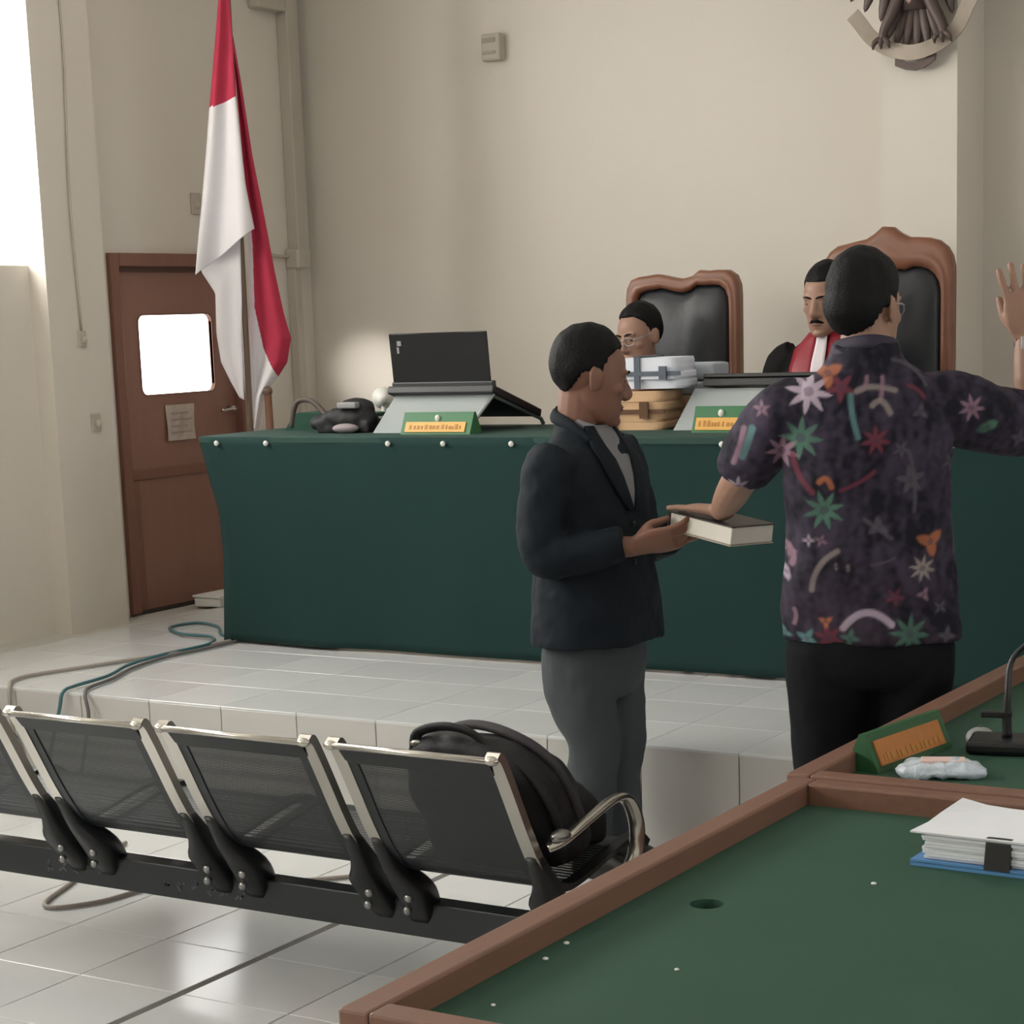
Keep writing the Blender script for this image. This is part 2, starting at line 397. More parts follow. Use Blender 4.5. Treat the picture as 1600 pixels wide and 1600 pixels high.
bm = bmesh.new(); cyl(bm, (0, .83, .92), .014, .05, 12, Matrix.Rotation(PI/2, 3, 'Y')); limb(bm, [(.03, .83, .92), (.035, .77, .92), (.03, .72, .915)], [.008]*3, k=3, seg=8); finish('door_handle', bm, M_chrome, leaf, smooth=True)
nt_ = thing('notice', 'pale paper notice taped to the door under its glass pane', 'notice', (-6.517, 7.46, 1.14))
bm = bmesh.new()
g = [[bm.verts.new((.002+.004*math.sin(3*i+j), -.1+.2*i/5, .17*j/5)) for j in range(6)] for i in range(6)]
for i in range(5):
    for j in range(5): bm.faces.new((g[i][j], g[i+1][j], g[i+1][j+1], g[i][j+1]))
pp = finish('sheet', bm, M_notice, nt_); sm = pp.modifiers.new('t', 'SOLIDIFY'); sm.thickness = .002
for k in range(4): finish('printed_line', nb((.0085, .0095, -.075, .075-.03*(k % 2), .035+.03*k, .043+.03*k)), mat('faded_ink', (168, 152, 140), .9), nt_)

# wall fittings -----------------------------------------------------------
bm = nb((-6.5, -6.44, 8.32, 8.38, .35, 2.0), (-6.5, -6.43, 8.36, 8.45, 2.0, 4.0), bev=.006)
cdt = thing('cable_trunking', 'painted vertical cable trunking in the corner behind the flag', 'trunking', (-6.5, 8.38, DZ))
finish('lower_channel', nb((0, .055, -.05, 0, 0, 1.62), bev=.006), M_conduit, cdt)
finish('upper_channel', nb((0, .07, -.03, .06, 1.69, 3.65), bev=.006), M_conduit, cdt)
finish('junction_box', nb((0, .085, -.06, .05, 1.60, 1.70), bev=.01), M_conduit, cdt)
bm = bmesh.new(); limb(bm, [(.02, -.06, 1.66), (.02, -.14, 1.665), (.02, -.2, 1.67)], [.008]*3, k=3, seg=8); finish('branch_pipe', bm, M_conduit, cdt, smooth=True)
finish('top_pipe', nb((.0, .07, -.25, -.03, 2.86, 2.93), bev=.01), M_conduit, cdt)
def fitting(loc, label, s=1.):
    t = thing('wall_socket', label, 'socket', loc)
    finish('plate', nb((0, .012, -.035*s, .035*s, -.05*s, .05*s), bev=.004), M_conduit, t)
    bm = bmesh.new(); ell(bm, (.018, 0, -.005), (.016, .018*s, .022*s)); finish('plug', bm, M_conduit, t, smooth=True)
    return t
fitting((-6.5, 7.646, 2.257), 'small painted fitting on the wall above the door beside the flag')
fitting((-6.39, 6.69, 1.637), 'small painted socket on the pillar, level with the door pane', .7)
fitting((-6.39, 6.74, 1.266), 'small painted switch low on the pillar beside the door', .8)
bm = bmesh.new(); limb(bm, [(0, 0, 0), (.004, -.02, .6), (0, .01, 1.3), (.003, -.03, 2.2)], [.005]*4, k=4, seg=6)
tag(finish('wall_cable', bm, M_conduit, None, (-6.383, 6.69, 1.67), True), 'thin painted cable running up the pillar from its socket', 'cable')
sp = thing('wall_speaker', 'small cream box mounted high on the back wall', 'speaker', (-5.312, 8.53, 2.88))
finish('housing', nb((-.052, .052, -.06, 0, 0, .125), bev=.01), M_conduit, sp)
for z0, z1 in ((.03, .045), (.085, .105)): finish('grille_slot', nb((-.043, .03, -.065, -.055, z0, z1)), mat('grille_shade', (160, 152, 136), .7), sp)
# skirting box on the dais by the door
wbx = thing('white_box', 'low white plastic box on the platform at the foot of the door', 'box', (-6.3, 7.45, DZ))
finish('case', nb((-.09, .07, -.12, .14, 0, .045), bev=.008), M_white, wbx)
finish('lid', nb((-.095, .075, -.125, .145, .045, .055), bev=.003), M_white, wbx)

# glowing ceiling panels added as fill, out of view ---------------------------------------------------------
for i, (x, y) in enumerate(((-4.6, 6.4), (-1.6, 6.4), (1.4, 6.4), (-4.6, 3.2), (-1.6, 3.2), (1.4, 3.2), (-4.6, 0), (-1.6, 0), (1.4, 0))):
    c = thing('ceiling_fill_panel', 'unseen white ceiling panel added for fill light', 'light', (x, y, 4.0), group='added ceiling fill panels')
    finish('frame', nb((-.62, .62, -.34, -.3, -.06, 0), (-.62, .62, .3, .34, -.06, 0), (-.62, -.58, -.3, .3, -.06, 0), (.58, .62, -.3, .3, -.06, 0)), M_white, c)
    finish('fill_diffuser', nb((-.58, .58, -.3, .3, -.05, -.03)), M_ceilfill, c)

# ================================================================== the judges' bench
BX0, BX1, BY0, BY1, BZ = -5.5, -.4, 6.5, 7.25, 1.22
jb = thing('judges_bench', 'long judges bench covered in dark green cloth on the platform', 'bench', (BX0, BY0, DZ))
H = BZ-DZ
finish('side_panel', nb((.0, .03, .02, .75, 0, H-.03), bev=.003), M_woodd, jb)
finish('side_panel', nb((BX1-BX0-.03, BX1-BX0, .02, .75, 0, H-.03), bev=.003), M_woodd, jb)
finish('front_panel', nb((.03, BX1-BX0-.03, .03, .05, .02, H-.03)), M_woodd, jb)
bm = bmesh.new()
prof = [(H-.004, -.075), (H-.03, -.07), (H-.17, -.04), (H-.32, .0), (H-.5, .008), (H-.7, .0), (.012, -.004)]
cols = 120
def edge_x(z):
    for (z1, x1), (z2, x2) in zip(prof, prof[1:]):
        if z2 <= z <= z1: return x1+(x2-x1)*(z1-z)/(z1-z2)
    return prof[-1][1]
nz_ = 26; G = []
for i in range(cols+1):
    t = i/cols; colv = []
    for j in range(nz_+1):
        s = j/nz_; z = (H-.004)*(1-s)+.012*s
        x = edge_x(z)*(1-t)**6 + t*(BX1-BX0+.01)
        y = -.006 - .012*noise.noise(Vector((x*1.6, z*.9, 3.))) - .006*s*math.sin(x*4.2+.6*math.sin(x)) - .02*s*s*noise.noise(Vector((x*3, 0, 9)))
        if t < .03: y += .02*math.sin(s*PI)*(1-t/.03)
        colv.append(bm.verts.new((x, y, z)))
    G.append(colv)
for i in range(cols):
    for j in range(nz_): bm.faces.new((G[i][j], G[i+1][j], G[i+1][j+1], G[i][j+1]))
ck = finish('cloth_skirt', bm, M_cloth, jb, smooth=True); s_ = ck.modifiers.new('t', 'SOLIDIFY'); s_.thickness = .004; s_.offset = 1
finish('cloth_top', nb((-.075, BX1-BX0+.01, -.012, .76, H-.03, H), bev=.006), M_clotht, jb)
tk = None
for x in (-5.47, -5.21, -4.6, -4.34, -4.03, -3.6, -3.15, -2.7, -2.3, -1.9):
    bm = bmesh.new(); ell(bm, (0, -.006, 0), (.011, .009, .011), seg=10, ring=8); cyl(bm, (0, .004, 0), .006, .016, 8, Matrix.Rotation(PI/2, 3, 'X'))
    finish('tack', bm, M_white, jb, (x-BX0, -.018, 1.193-DZ), True)

# green name signs on the bench
def name_sign(loc, rotz, ln, h, dp, label, green, plate, ends=None, dot=True):
    t = thing('name_sign', label, 'sign', loc, rotz)
    bm = bmesh.new(); prism(bm, [(-dp/2, 0), (dp/2, 0), (.006, h), (-.006, h)], -ln/2, ln/2, 'x'); finish('board', bm, green, t)
    sl = math.atan2(dp/2-.006, h); M = Matrix.Translation((0, -dp/2, 0)) @ Matrix.Rotation(-sl, 4, 'X')
    bm = bmesh.new(); box(bm, -ln*.44, ln*.42, -.004, .001, h*(.10 if dot else .16), h*(.60 if dot else .86), M=M); pl = finish('name_plate', bm, plate, t)
    bm = bmesh.new(); x = -ln*.38; rd = random.Random(len(label))
    while x < ln*.36:      # worn raised lettering strokes, no longer readable
        wd = rd.uniform(.006, .014); box(bm, x, x+wd, -.0055, -.003, h*.24, h*(.38+.1*rd.random()), M=M); x += wd+rd.uniform(.004, .012)
    finish('worn_lettering', bm, M_gtext, pl)
    if dot:
        bm = bmesh.new(); ell(bm, (0, 0, 0), (.012, .006, .014), seg=10, ring=8); finish('pin', bm, M_white, t, M @ Vector((0, -.003, h*.78)), True)
    return t
name_sign((-4.47, 6.66, BZ), 0, .33, .085, .09, 'green tent sign with a gold plate in front of the open laptop', M_sign, M_gold)
name_sign((-3.27, 6.74, BZ), 0, .22, .095, .09, 'green tent sign with a gold plate standing before the closed laptop', M_sign, M_gold)

# laptops on sloping stands
def stand(loc, label, wd, hh, dp):
    t = thing('laptop_stand', label, 'stand', loc)
    bm = bmesh.new()      # sloping frosted front plate
    pts = [(-wd/2-.03, -.13, 0), (wd/2-.05, -.13, 0), (wd/2, 0, hh), (-wd/2, 0, hh)]
    A = [bm.verts.new(p) for p in pts]; B = [bm.verts.new((p[0], p[1]+.006, p[2])) for p in pts]
    bm.faces.new(A); bm.faces.new(B[::-1])
    for i in range(4): bm.faces.new((A[i], B[i], B[(i+1) % 4], A[(i+1) % 4]))
    finish('front_plate', bm, M_acryl, t)
    bm = bmesh.new(); limb(bm, [(wd/2-.05, -.135, .006), (wd/2, -.004, hh)], [.008]*2, k=1, seg=6); finish('edge_strip', bm, M_alum, t)
    for s in (-1, 1):
        bm = bmesh.new(); limb(bm, [(s*wd/2*.98, 0, hh-.006), (s*wd/2*.98, dp, .03), (s*wd/2*.98, dp+.02, 0.006)], [.009]*3, k=1, seg=6); finish('side_rail', bm, M_alum, t)
    return t
stand((-4.56, 6.83, BZ), 'frosted laptop stand with sloping front under the open laptop', .48, .145, .36)
lp = thing('laptop', 'open black laptop seen from behind its glossy lid', 'laptop', (-4.56, 6.83, BZ+.152))
tl = math.atan2(.115, .36)
bm = bmesh.new(); box(bm, -.262, .252, -.03, .355, -.008, .024, bev=.005, M=Matrix.Rotation(-tl, 4, 'X')); bs = finish('base', bm, M_blackp, lp)
bm = bmesh.new(); box(bm, -.24, .24, .02, .33, .0262, .0275, M=Matrix.Rotation(-tl, 4, 'X')); finish('keyboard', bm, mat('keys', (40, 42, 44), .6), bs)
Ml = Matrix.Translation((0, .0, .02)) @ Matrix.Rotation(math.radians(6), 4, 'X')
bm = bmesh.new(); box(bm, -.238, .232, -.012, -.001, .012, .225, bev=.003, M=Ml); ld = finish('lid', bm, M_gloss, lp)
bm = bmesh.new(); box(bm, -.245, .245, -.016, .012, -.02, .028, bev=.005, M=Ml); finish('hinge_bar', bm, mat('dark_grey_plastic', (58, 60, 63), .45), lp)
bm = bmesh.new(); box(bm, -.2, -.18, -.0135, -.0115, .175, .195, M=Ml); box(bm, -.203, -.192, -.0135, -.0115, .145, .17, M=Ml); finish('logo', bm, M_alum, ld)
bm = bmesh.new(); box(bm, -.22, .22, -.001, .0005, .03, .215, M=Ml); finish('screen', bm, mat('dim_screen', (30, 34, 40), .2), ld)
stand((-3.25, 6.97, BZ), 'frosted laptop stand with sloping front under the closed laptop', .5, .15, .3)
lp = thing('laptop', 'closed black laptop lying on its frosted stand', 'laptop', (-3.2, 6.97, BZ+.157))
tl = math.atan2(.12, .3)
bm = bmesh.new(); box(bm, -.26, .26, -.014, .33, 0, .03, bev=.004, M=Matrix.Rotation(-tl*.3, 4, 'X')); finish('base', bm, M_blackp, lp)
bm = bmesh.new(); box(bm, -.26, .26, -.014, .33, .032, .048, bev=.004, M=Matrix.Rotation(-tl*.3, 4, 'X')); finish('lid', bm, M_blackp, lp)

# dark pile at the left end of the bench
t = thing('green_folder', 'dark green cloth folder on the left end of the bench', 'folder', (-5.22, 6.95, BZ), .04)
bm = bmesh.new(); prism(bm, [(-.2, 0), (.26, 0), (.26, .07), (-.13, .075), (-.16, .06)], -.07, .07, 'y'); finish('cover', bm, mat('dark_green_cloth', (28, 72, 56), .8), t)
finish('page_block', nb((-.12, .27, -.06, .06, .015, .055)), M_paper, t)
t = thing('black_pouch', 'black camera pouch with a strap lying beside the green folder', 'bag', (-4.985, 6.755, BZ), .12)
bm = bmesh.new(); ell(bm, (0, 0, .055), (.13, .075, .055)); ell(bm, (.03, .01, .095), (.085, .055, .045)); ell(bm, (-.1, 0, .04), (.09, .06, .04)); box(bm, -.12, .12, -.06, .06, 0, .05)
me = remesh(bm, .008, 5); wrinkle(me, .006, 14, 2); link('body', me, M_bag, t, smooth=True)
bm = bmesh.new(); limb(bm, [(-.1, .0, .06), (-.19, .02, .13), (-.27, .03, .12), (-.3, .03, .02)], [.012, .011, .011, .011], k=5, seg=8); finish('strap', bm, mat('brown_strap_dark', (86, 76, 70), .7), t, smooth=True)
bm = bmesh.new(); ell(bm, (.02, -.072, .02), (.06, .03, .02)); finish('pocket', bm, mat('mauve_grey', (150, 138, 142), .6), t, smooth=True)
bm = bmesh.new(); box(bm, -.02, .07, -.07, -.03, .1, .125, bev=.006); finish('tag', bm, mat('pale_tag', (150, 150, 152), .6), t)
t = thing('desk_lamp', 'small white desk lamp glowing between the black pouch and the laptop stand', 'lamp', (-5.07, 7.12, BZ))
bm = bmesh.new(); loft(bm, [(0, 0, 0, .05, .05, 0, 2), (0, 0, .012, .048, .048, 0, 2), (0, 0, .02, .012, .012, 0, 2), (0, 0, .09, .009, .009, 0, 2)], seg=20); finish('base', bm, M_white, t, smooth=True)
aim = (Vector((-6.12, 8.53, 1.41))-Vector((-5.07, 7.12, BZ+.12))).normalized()
bm = bmesh.new(); c0 = Vector((0, 0, .12)); limb(bm, [c0-aim*.05, c0-aim*.03, c0+aim*.02, c0+aim*.05], [.012, .025, .04, .048], k=3, seg=18); finish('shade', bm, M_white, t, smooth=True)
bm = bmesh.new(); ell(bm, c0+aim*.055, (.03, .03, .03)); finish('bulb', bm, mat('lamp_bulb', (255, 250, 240), .4, emit=6.), t, smooth=True)
ld_ = bpy.data.lights.new('lamp_beam', 'SPOT'); ld_.energy = LAMP_BEAM; ld_.spot_size = math.radians(17); ld_.spot_blend = 1.; ld_.shadow_soft_size = .04; ld_.color = (1, .98, .94)
lo_ = bpy.data.objects.new('lamp_beam', ld_); COL.objects.link(lo_); lo_.parent = t; lo_.location = c0+aim*.1; lo_.rotation_euler = aim.to_track_quat('-Z', 'Y').to_euler()

# tied bundles of case files
def bundle(loc, rotz, wd, dp, sheets, m, strap, label):
    t = thing('file_bundle', label, 'files', loc, rotz)
    z = 0; rd = random.Random(int(wd*1000))
    for h in sheets:
        bm = bmesh.new(); dx, dy = rd.uniform(-.008, .008), rd.uniform(-.008, .008)
        rings = loft(bm, [(dx, dy, z, wd/2*.96, dp/2, 0, 7), (dx, dy, z+h*.25, wd/2, dp/2, 0, 7), (dx, dy, z+h*.75, wd/2, dp/2, 0, 7), (dx, dy, z+h, wd/2*.97, dp/2, 0, 7)], seg=36)
        finish('file', bm, m, t); z += h+.001
    for sx in (-wd*.18,):
        bm = bmesh.new()
        box(bm, sx-.012, sx+.012, -dp/2-.012, -dp/2-.006, 0, z+.004); box(bm, sx-.012, sx+.012, dp/2+.006, dp/2+.012, 0, z+.004); box(bm, sx-.012, sx+.012, -dp/2-.012, dp/2+.012, z, z+.006)
        finish('strap', bm, strap, t)
    bm = bmesh.new(); box(bm, -wd/2-.012, wd/2+.012, -dp/2-.013, -dp/2-.009, z*.42, z*.42+.016); box(bm, wd*.2, wd*.32, -dp/2-.02, -dp/2-.01, z*.3, z*.72); finish('cross_strap', bm, strap, t)
    return z
zb = bundle((-3.74, 6.965, BZ), .05, .30, .22, (.03, .04, .035, .04), M_kraft, M_strapb, 'brown kraft file bundle tied with a strap, under the white bundle')
bundle((-3.645, 6.96, BZ+zb+.007), .05, .25, .2, (.035, .03, .05), mat('white_file', (226, 230, 240), .7, var=.04, scale=20), M_strap, 'white file bundle tied with grey strap on top of the brown one')
t = thing('file_bundle', 'grey soft file bundle lying behind the white bundle near the closed laptop', 'files', (-3.625, 7.172, BZ), .0)
finish('file', nb((-.13, .13, -.07, .07, 0, .12), bev=.004), M_kraft, t)
for k, (z0, z1) in enumerate(((.12, .175), (.18, .245))):
    bm = bmesh.new(); box(bm, -.13+.01*k, .14, -.075, .075, z0, z1); me = remesh(bm, .01, 6); link('soft_file', me, mat('pale_grey_file', (176, 184, 192), .7), t, smooth=True)

# ================================================================== judges' chairs
def judge_chair(loc, label, outer, inner, seat_z=.45, ht=0):
    t = thing('judge_chair', label, 'chair', loc)
    bm = bmesh.new(); n = len(outer); L = []
    for f, y in ((0, .055), (0, .014), (.1, .004), (.25, -.002), (.42, .004), (.55, -.004), (.8, -.002), (.95, .006), (1, .016), (1, .055)):
        L.append([bm.verts.new((a[0]+(b_[0]-a[0])*f, y, a[1]+(b_[1]-a[1])*f)) for a, b_ in zip(outer, inner)])
    for A, B in zip(L, L[1:]+L[:1]):
        for i in range(n): bm.faces.new((A[i], A[(i+1) % n], B[(i+1) % n], B[i]))
    finish('back_frame', bm, M_carve, t, smooth=True)
    cx = sum(p[0] for p in inner)/len(inner); cz = sum(p[1] for p in inner)/len(inner)
    bm = bmesh.new(); L = []
    for f, y in ((1., .03), (.97, .012), (.9, .0), (.72, -.012), (.4, -.02)):
        L.append([bm.verts.new((cx+(a-cx)*f, y, cz+(b-cz)*f)) for a, b in inner])
    n = len(inner)
    for A, B in zip(L, L[1:]):
        for i in range(n): bm.faces.new((A[i], A[(i+1) % n], B[(i+1) % n], B[i]))
    cv = bm.verts.new((cx, -.022, cz))
    for i in range(n): bm.faces.new((L[-1][i], L[-1][(i+1) % n], cv))
    pad = finish('back_cushion', bm, M_leather, t, smooth=True)
    for sx in (-.45, .45):
        for sz in (-.4, .2):
            bm = bmesh.new(); ell(bm, (cx+sx*.17, -.02, cz+sz*.45), (.009, .005, .009), seg=8, ring=6); finish('button', bm, M_leather, pad, smooth=True)
    hw = max(p[0] for p in outer)-.02
    finish('seat_frame', nb((-hw, hw, -.46, .03, seat_z-.1, seat_z-.04), bev=.008), M_carve, t)
    bm = bmesh.new(); box(bm, -hw+.02, hw-.02, -.45, .0, seat_z-.04, seat_z+.05, bev=.02); finish('seat_cushion', bm, M_leather, t, smooth=True)
    for sx in (-1, 1):
        for sy in (-.43, 0.0):
            bm = bmesh.new(); limb(bm, [(sx*(hw-.03), sy, seat_z-.06), (sx*(hw-.02), sy-.01, .2), (sx*(hw-.03), sy, 0)], [.028, .02, .024], k=3, seg=8); finish('leg', bm, M_carve, t, smooth=True)
        bm = bmesh.new(); limb(bm, [(sx*hw, .02, seat_z+.25), (sx*(hw+.01), -.25, seat_z+.25), (sx*hw, -.42, seat_z+.22), (sx*(hw-.01), -.43, seat_z-.05)], [.022, .025, .024, .02], k=4, seg=8); finish('armrest', bm, M_carve, t, smooth=True)
    return t
def dense(poly, n=64):
    P = [Vector((a, b)) for a, b in poly]; P.append(P[0]); ln = [0]
    for a, b in zip(P, P[1:]): ln.append(ln[-1]+(b-a).length)
    out = []
    for i in range(n):
        s = ln[-1]*i/n; k = max(j for j in range(len(ln)-1) if ln[j] <= s); f = (s-ln[k])/(ln[k+1]-ln[k])
        out.append(tuple(P[k].lerp(P[k+1], f)))
    return out
def inset_outline(poly, side, top, bot, cx):
    zs = [p[1] for p in poly]; hi, lo = max(zs), min(zs); xs = [abs(p[0]-cx) for p in poly]; hx = max(xs)
    return [(cx+(a-cx)*(hx-side)/hx, lo+bot+(b-lo)*(hi-lo-top-bot)/(hi-lo)) for a, b in poly]
oL = [(-.265, .42), (-.268, .9), (-.27, 1.37), (-.262, 1.43), (-.235, 1.463), (-.17, 1.468), (-.1, 1.476), (-.07, 1.463), (0, 1.448), (.055, 1.46), (.09, 1.486), (.12, 1.478), (.2, 1.482), (.238, 1.472), (.262, 1.43), (.266, 1.37), (.262, .9), (.255, .42)]
oL = dense(oL, 72)
judge_chair((-3.952, 7.75, DZ), 'carved wooden armchair with black leather back, lower and left of the two', oL, inset_outline(oL, .047, .062, .06, 0))
oR = [(-.27, .42), (-.272, .9), (-.275, 1.45), (-.262, 1.51), (-.22, 1.548), (-.15, 1.56), (-.105, 1.57), (-.085, 1.572), (-.05, 1.592), (-.015, 1.62), (.015, 1.62), (.05, 1.592), (.085, 1.572), (.105, 1.57), (.16, 1.57), (.225, 1.55), (.262, 1.51), (.275, 1.45), (.272, .9), (.27, .42)]
oR = dense(oR, 80)
inR = [(a*.225/.275, .48+(min(b, 1.60)-.42)*(1.50-.48)/(1.62-.42)-.0*abs(a)) for a, b in oR]
inR = [(a, (b-.03*math.cos(a*14) if b > 1.3 and abs(a) < .12 else b)) for a, b in inR]
judge_chair((-3.035, 7.75, DZ), 'tall carved wooden armchair with a pointed crest and black leather', oR, inR)

# ================================================================== waiting bench (row of four joined seats)
BYC = 3.93
wbn = thing('waiting_bench', 'row of joined black perforated metal seats with chrome edges, backs turned', 'bench', (-2.535, BYC, 0))
finish('beam', nb((-2.25, .32, -.03, .03, .165, .255), bev=.004), M_steel, wbn)
rd = random.Random(4); bm = bmesh.new()
for x0, n in ((-1.45, 5), (-1.02, 6)):      # worn pale paint marks where lettering used to be
    for k in range(n):
        x = x0+k*.05; z = .208+rd.uniform(-.006, .006)
        for q in range(3):
            a = rd.uniform(-1.2, 1.2); Mq = Matrix.Translation((x+rd.uniform(-.012, .012), -.0305, z+rd.uniform(-.012, .012))) @ Matrix.Rotation(a, 4, 'Y')
            box(bm, -.009, .009, -.0006, .0006, -.0035, .0035, M=Mq)
tag(finish('worn_marking', bm, mat('worn_grey_paint', (72, 76, 80), .6), bpy.data.objects['beam']), kind='stuff')
for x in (-2.05, .26):
    lg = finish('leg', nb((x-.025, x+.025, -.03, .03, .05, .166), (x-.03, x+.03, -.28, .26, .025, .055), bev=.006), M_blackp, wbn)
    for y in (-.26, .24):
        bm = bmesh.new(); cyl(bm, (x, y, .0125), .025, .025, 12); finish('foot', bm, M_blackp, lg)
SW = .468
prof = [(-.335, .712), (-.318, .706), (-.29, .66), (-.25, .585), (-.205, .50), (-.155, .42), (-.105, .368), (-.05, .345), (.03, .348), (.15, .37), (.25, .385), (.31, .38), (.345, .355)]
prof = [tuple(p) for p in catmull([[a, b] for a, b in prof], 4)]
def seat_mesh():
    bm = bmesh.new(); cols = 8; G = []
    for i in range(cols+1):
        x = -SW/2+.03+(SW-.06)*i/cols; G.append([bm.verts.new((x, y, z)) for y, z in prof])
    for i in range(cols):
        for j in range(len(prof)-1): bm.faces.new((G[i][j], G[i+1][j], G[i+1][j+1], G[i][j+1]))
    return bm
def side_strip(x0, x1, j0, j1, th=.02):
    bm = bmesh.new(); L = []
    for y, z in prof[j0:j1]: L.append([bm.verts.new(p) for p in ((x0, y-.004, z-.003), (x1, y-.004, z-.003), (x1, y+th*.7, z+th*.6), (x0, y+th*.7, z+th*.6))])
    for A, B in zip(L, L[1:]):
        for i in range(4): bm.faces.new((A[i], A[(i+1) % 4], B[(i+1) % 4], B[i]))
    bm.faces.new(L[0]); bm.faces.new(L[-1][::-1]); return bm
NB = 22
def make_seat(x):
    st = finish('seat', seat_mesh(), M_perf, wbn, (x, 0, 0), True)
    for s in (-1, 1):
        xa, xb = sorted((s*SW/2, s*(SW/2-.034)))
        finish('side_frame', side_strip(xa, xb, 0, NB), M_chrome, st, smooth=False)
        finish('lower_side_frame', side_strip(xa, xb, NB-1, len(prof)), M_blackp, st)
        bm = bmesh.new()
        loft(bm, [(s*(SW/2-.03), .0, .205, .034, .036, 0, 3), (s*(SW/2-.035), -.03, .26, .04, .05, 0, 3), (s*(SW/2-.04), -.07, .315, .042, .05, 0, 3), (s*(SW/2-.022), -.11, .37, .024, .04, 0, 3), (s*(SW/2-.018), -.165, .45, .019, .02, 0, 3)], k=3, seg=14)
        br = finish('bracket', bm, M_blackp, st, smooth=True)
        for dx, dz, dy in ((-.01, .245, -.074), (.012, .285, -.098)):
            bm = bmesh.new(); ell(bm, (s*(SW/2-.035)+dx, dy, dz), (.012, .009, .012), seg=10, ring=6); finish('bolt', bm, M_bolt, br, smooth=True)
    bm = bmesh.new(); limb(bm, [(-SW/2+.01, -.336, .708), (SW/2-.01, -.336, .708)], [.008]*2, k=1, seg=8); finish('top_rail', bm, M_chrome, st, smooth=True)
    for s in (-1, 1):
        bm = bmesh.new(); ell(bm, (s*(SW/2-.016), -.334, .708), (.019, .012, .011), seg=12, ring=8); finish('corner_cap', bm, M_chrome, st, smooth=True)
    # rigid rim round the perforated panel
    bm = bmesh.new()
    for s in (-1, 1):
        xa, xb = sorted((s*(SW/2-.034), s*(SW/2-.06))); L = []
        for y, z in prof[2:NB+8]: L.append([bm.verts.new(p) for p in ((xa, y-.003, z), (xb, y-.003, z), (xb, y+.003, z+.002), (xa, y+.003, z+.002))])
        for A, B in zip(L, L[1:]):
            for i in range(4): bm.faces.new((A[i], A[(i+1) % 4], B[(i+1) % 4], B[i]))
    y, z = prof[1]; y2, z2 = prof[8]
    vs = [bm.verts.new(p) for p in ((-SW/2+.03, y-.004, z), (SW/2-.03, y-.004, z), (SW/2-.03, y2-.004, z2), (-SW/2+.03, y2-.004, z2))]; bm.faces.new(vs)
    finish('panel_rim', bm, M_steel, st)
    return st
for k in range(4): make_seat(-k*.515)
# chrome armrests at the two ends
for xs in (SW/2+.03, -3*.515-SW/2-.03):
    bm = bmesh.new(); limb(bm, [(xs-.02, -.15, .47), (xs, -.12, .482), (xs, 0., .505), (xs, .12, .525), (xs, .19, .51), (xs, .235, .44), (xs, .22, .36), (xs, .13, .30), (xs-.01, .0, .24)], [(.02, .011)]*9, k=5, seg=10, up=(0, 0, 1))
    ar = finish('armrest', bm, M_chrome, wbn, smooth=True)
    bm = bmesh.new(); ell(bm, (xs, -.125, .495), (.022, .03, .016)); finish('armrest_cap', bm, M_bolt, ar, smooth=True)

# backpack on the last seat
bp_ = thing('backpack', 'black fabric backpack leaning on the last seat of the waiting bench', 'backpack', (-2.515, 3.93, .375))
bm = bmesh.new(); loft(bm, [(-.02, .06, .0, .18, .11, 0, 3), (0, .04, .07, .2, .13, 0, 3), (.0, -.01, .17, .2, .13, 0, 3), (0, -.06, .25, .185, .115, 0, 3), (-.01, -.1, .31, .15, .085, 0, 2.6), (-.01, -.12, .335, .09, .04, 0, 2.4)], k=4, seg=36)
me = remesh(bm, .009, 5); wrinkle(me, .014, 9, 1.3); link('body', me, M_bag, bp_, smooth=True)
bm = bmesh.new(); loft(bm, [(.02, .19, .02, .15, .06, 0, 3), (.02, .17, .1, .16, .07, 0, 3), (.02, .11, .18, .13, .05, 0, 3)], k=4, seg=28); me = remesh(bm, .009, 4); wrinkle(me, .006, 12, 4); link('front_pocket', me, M_bag, bp_, smooth=True)
bm = bmesh.new(); limb(bm, [(-.13, -.15, .29), (-.11, -.165, .34), (-.03, -.17, .362), (.04, -.165, .35), (.08, -.15, .31)], [(.014, .009)]*5, k=5, seg=8); finish('grab_handle', bm, M_bag, bp_, smooth=True)
bm = bmesh.new(); limb(bm, [(-.15, -.11, .30), (-.02, -.08, .35), (.12, -.08, .325), (.185, -.03, .25), (.205, .03, .13)], [(.016, .012)]*5, k=6, seg=8); finish('zip_flap', bm, mat('grey_trim', (52, 50, 54), .6), bp_, smooth=True)
bm = bmesh.new(); limb(bm, [(.08, -.14, .31), (.15, -.12, .27), (.2, -.09, .18), (.205, -.05, .08)], [(.03, .01)]*4, k=6, seg=8); finish('shoulder_strap', bm, M_bag, bp_, smooth=True)
bm = bmesh.new(); ell(bm, (-.12, -.16, .315), (.02, .012, .012), seg=10, ring=6); finish('buckle', bm, M_chrome, bp_, smooth=True)

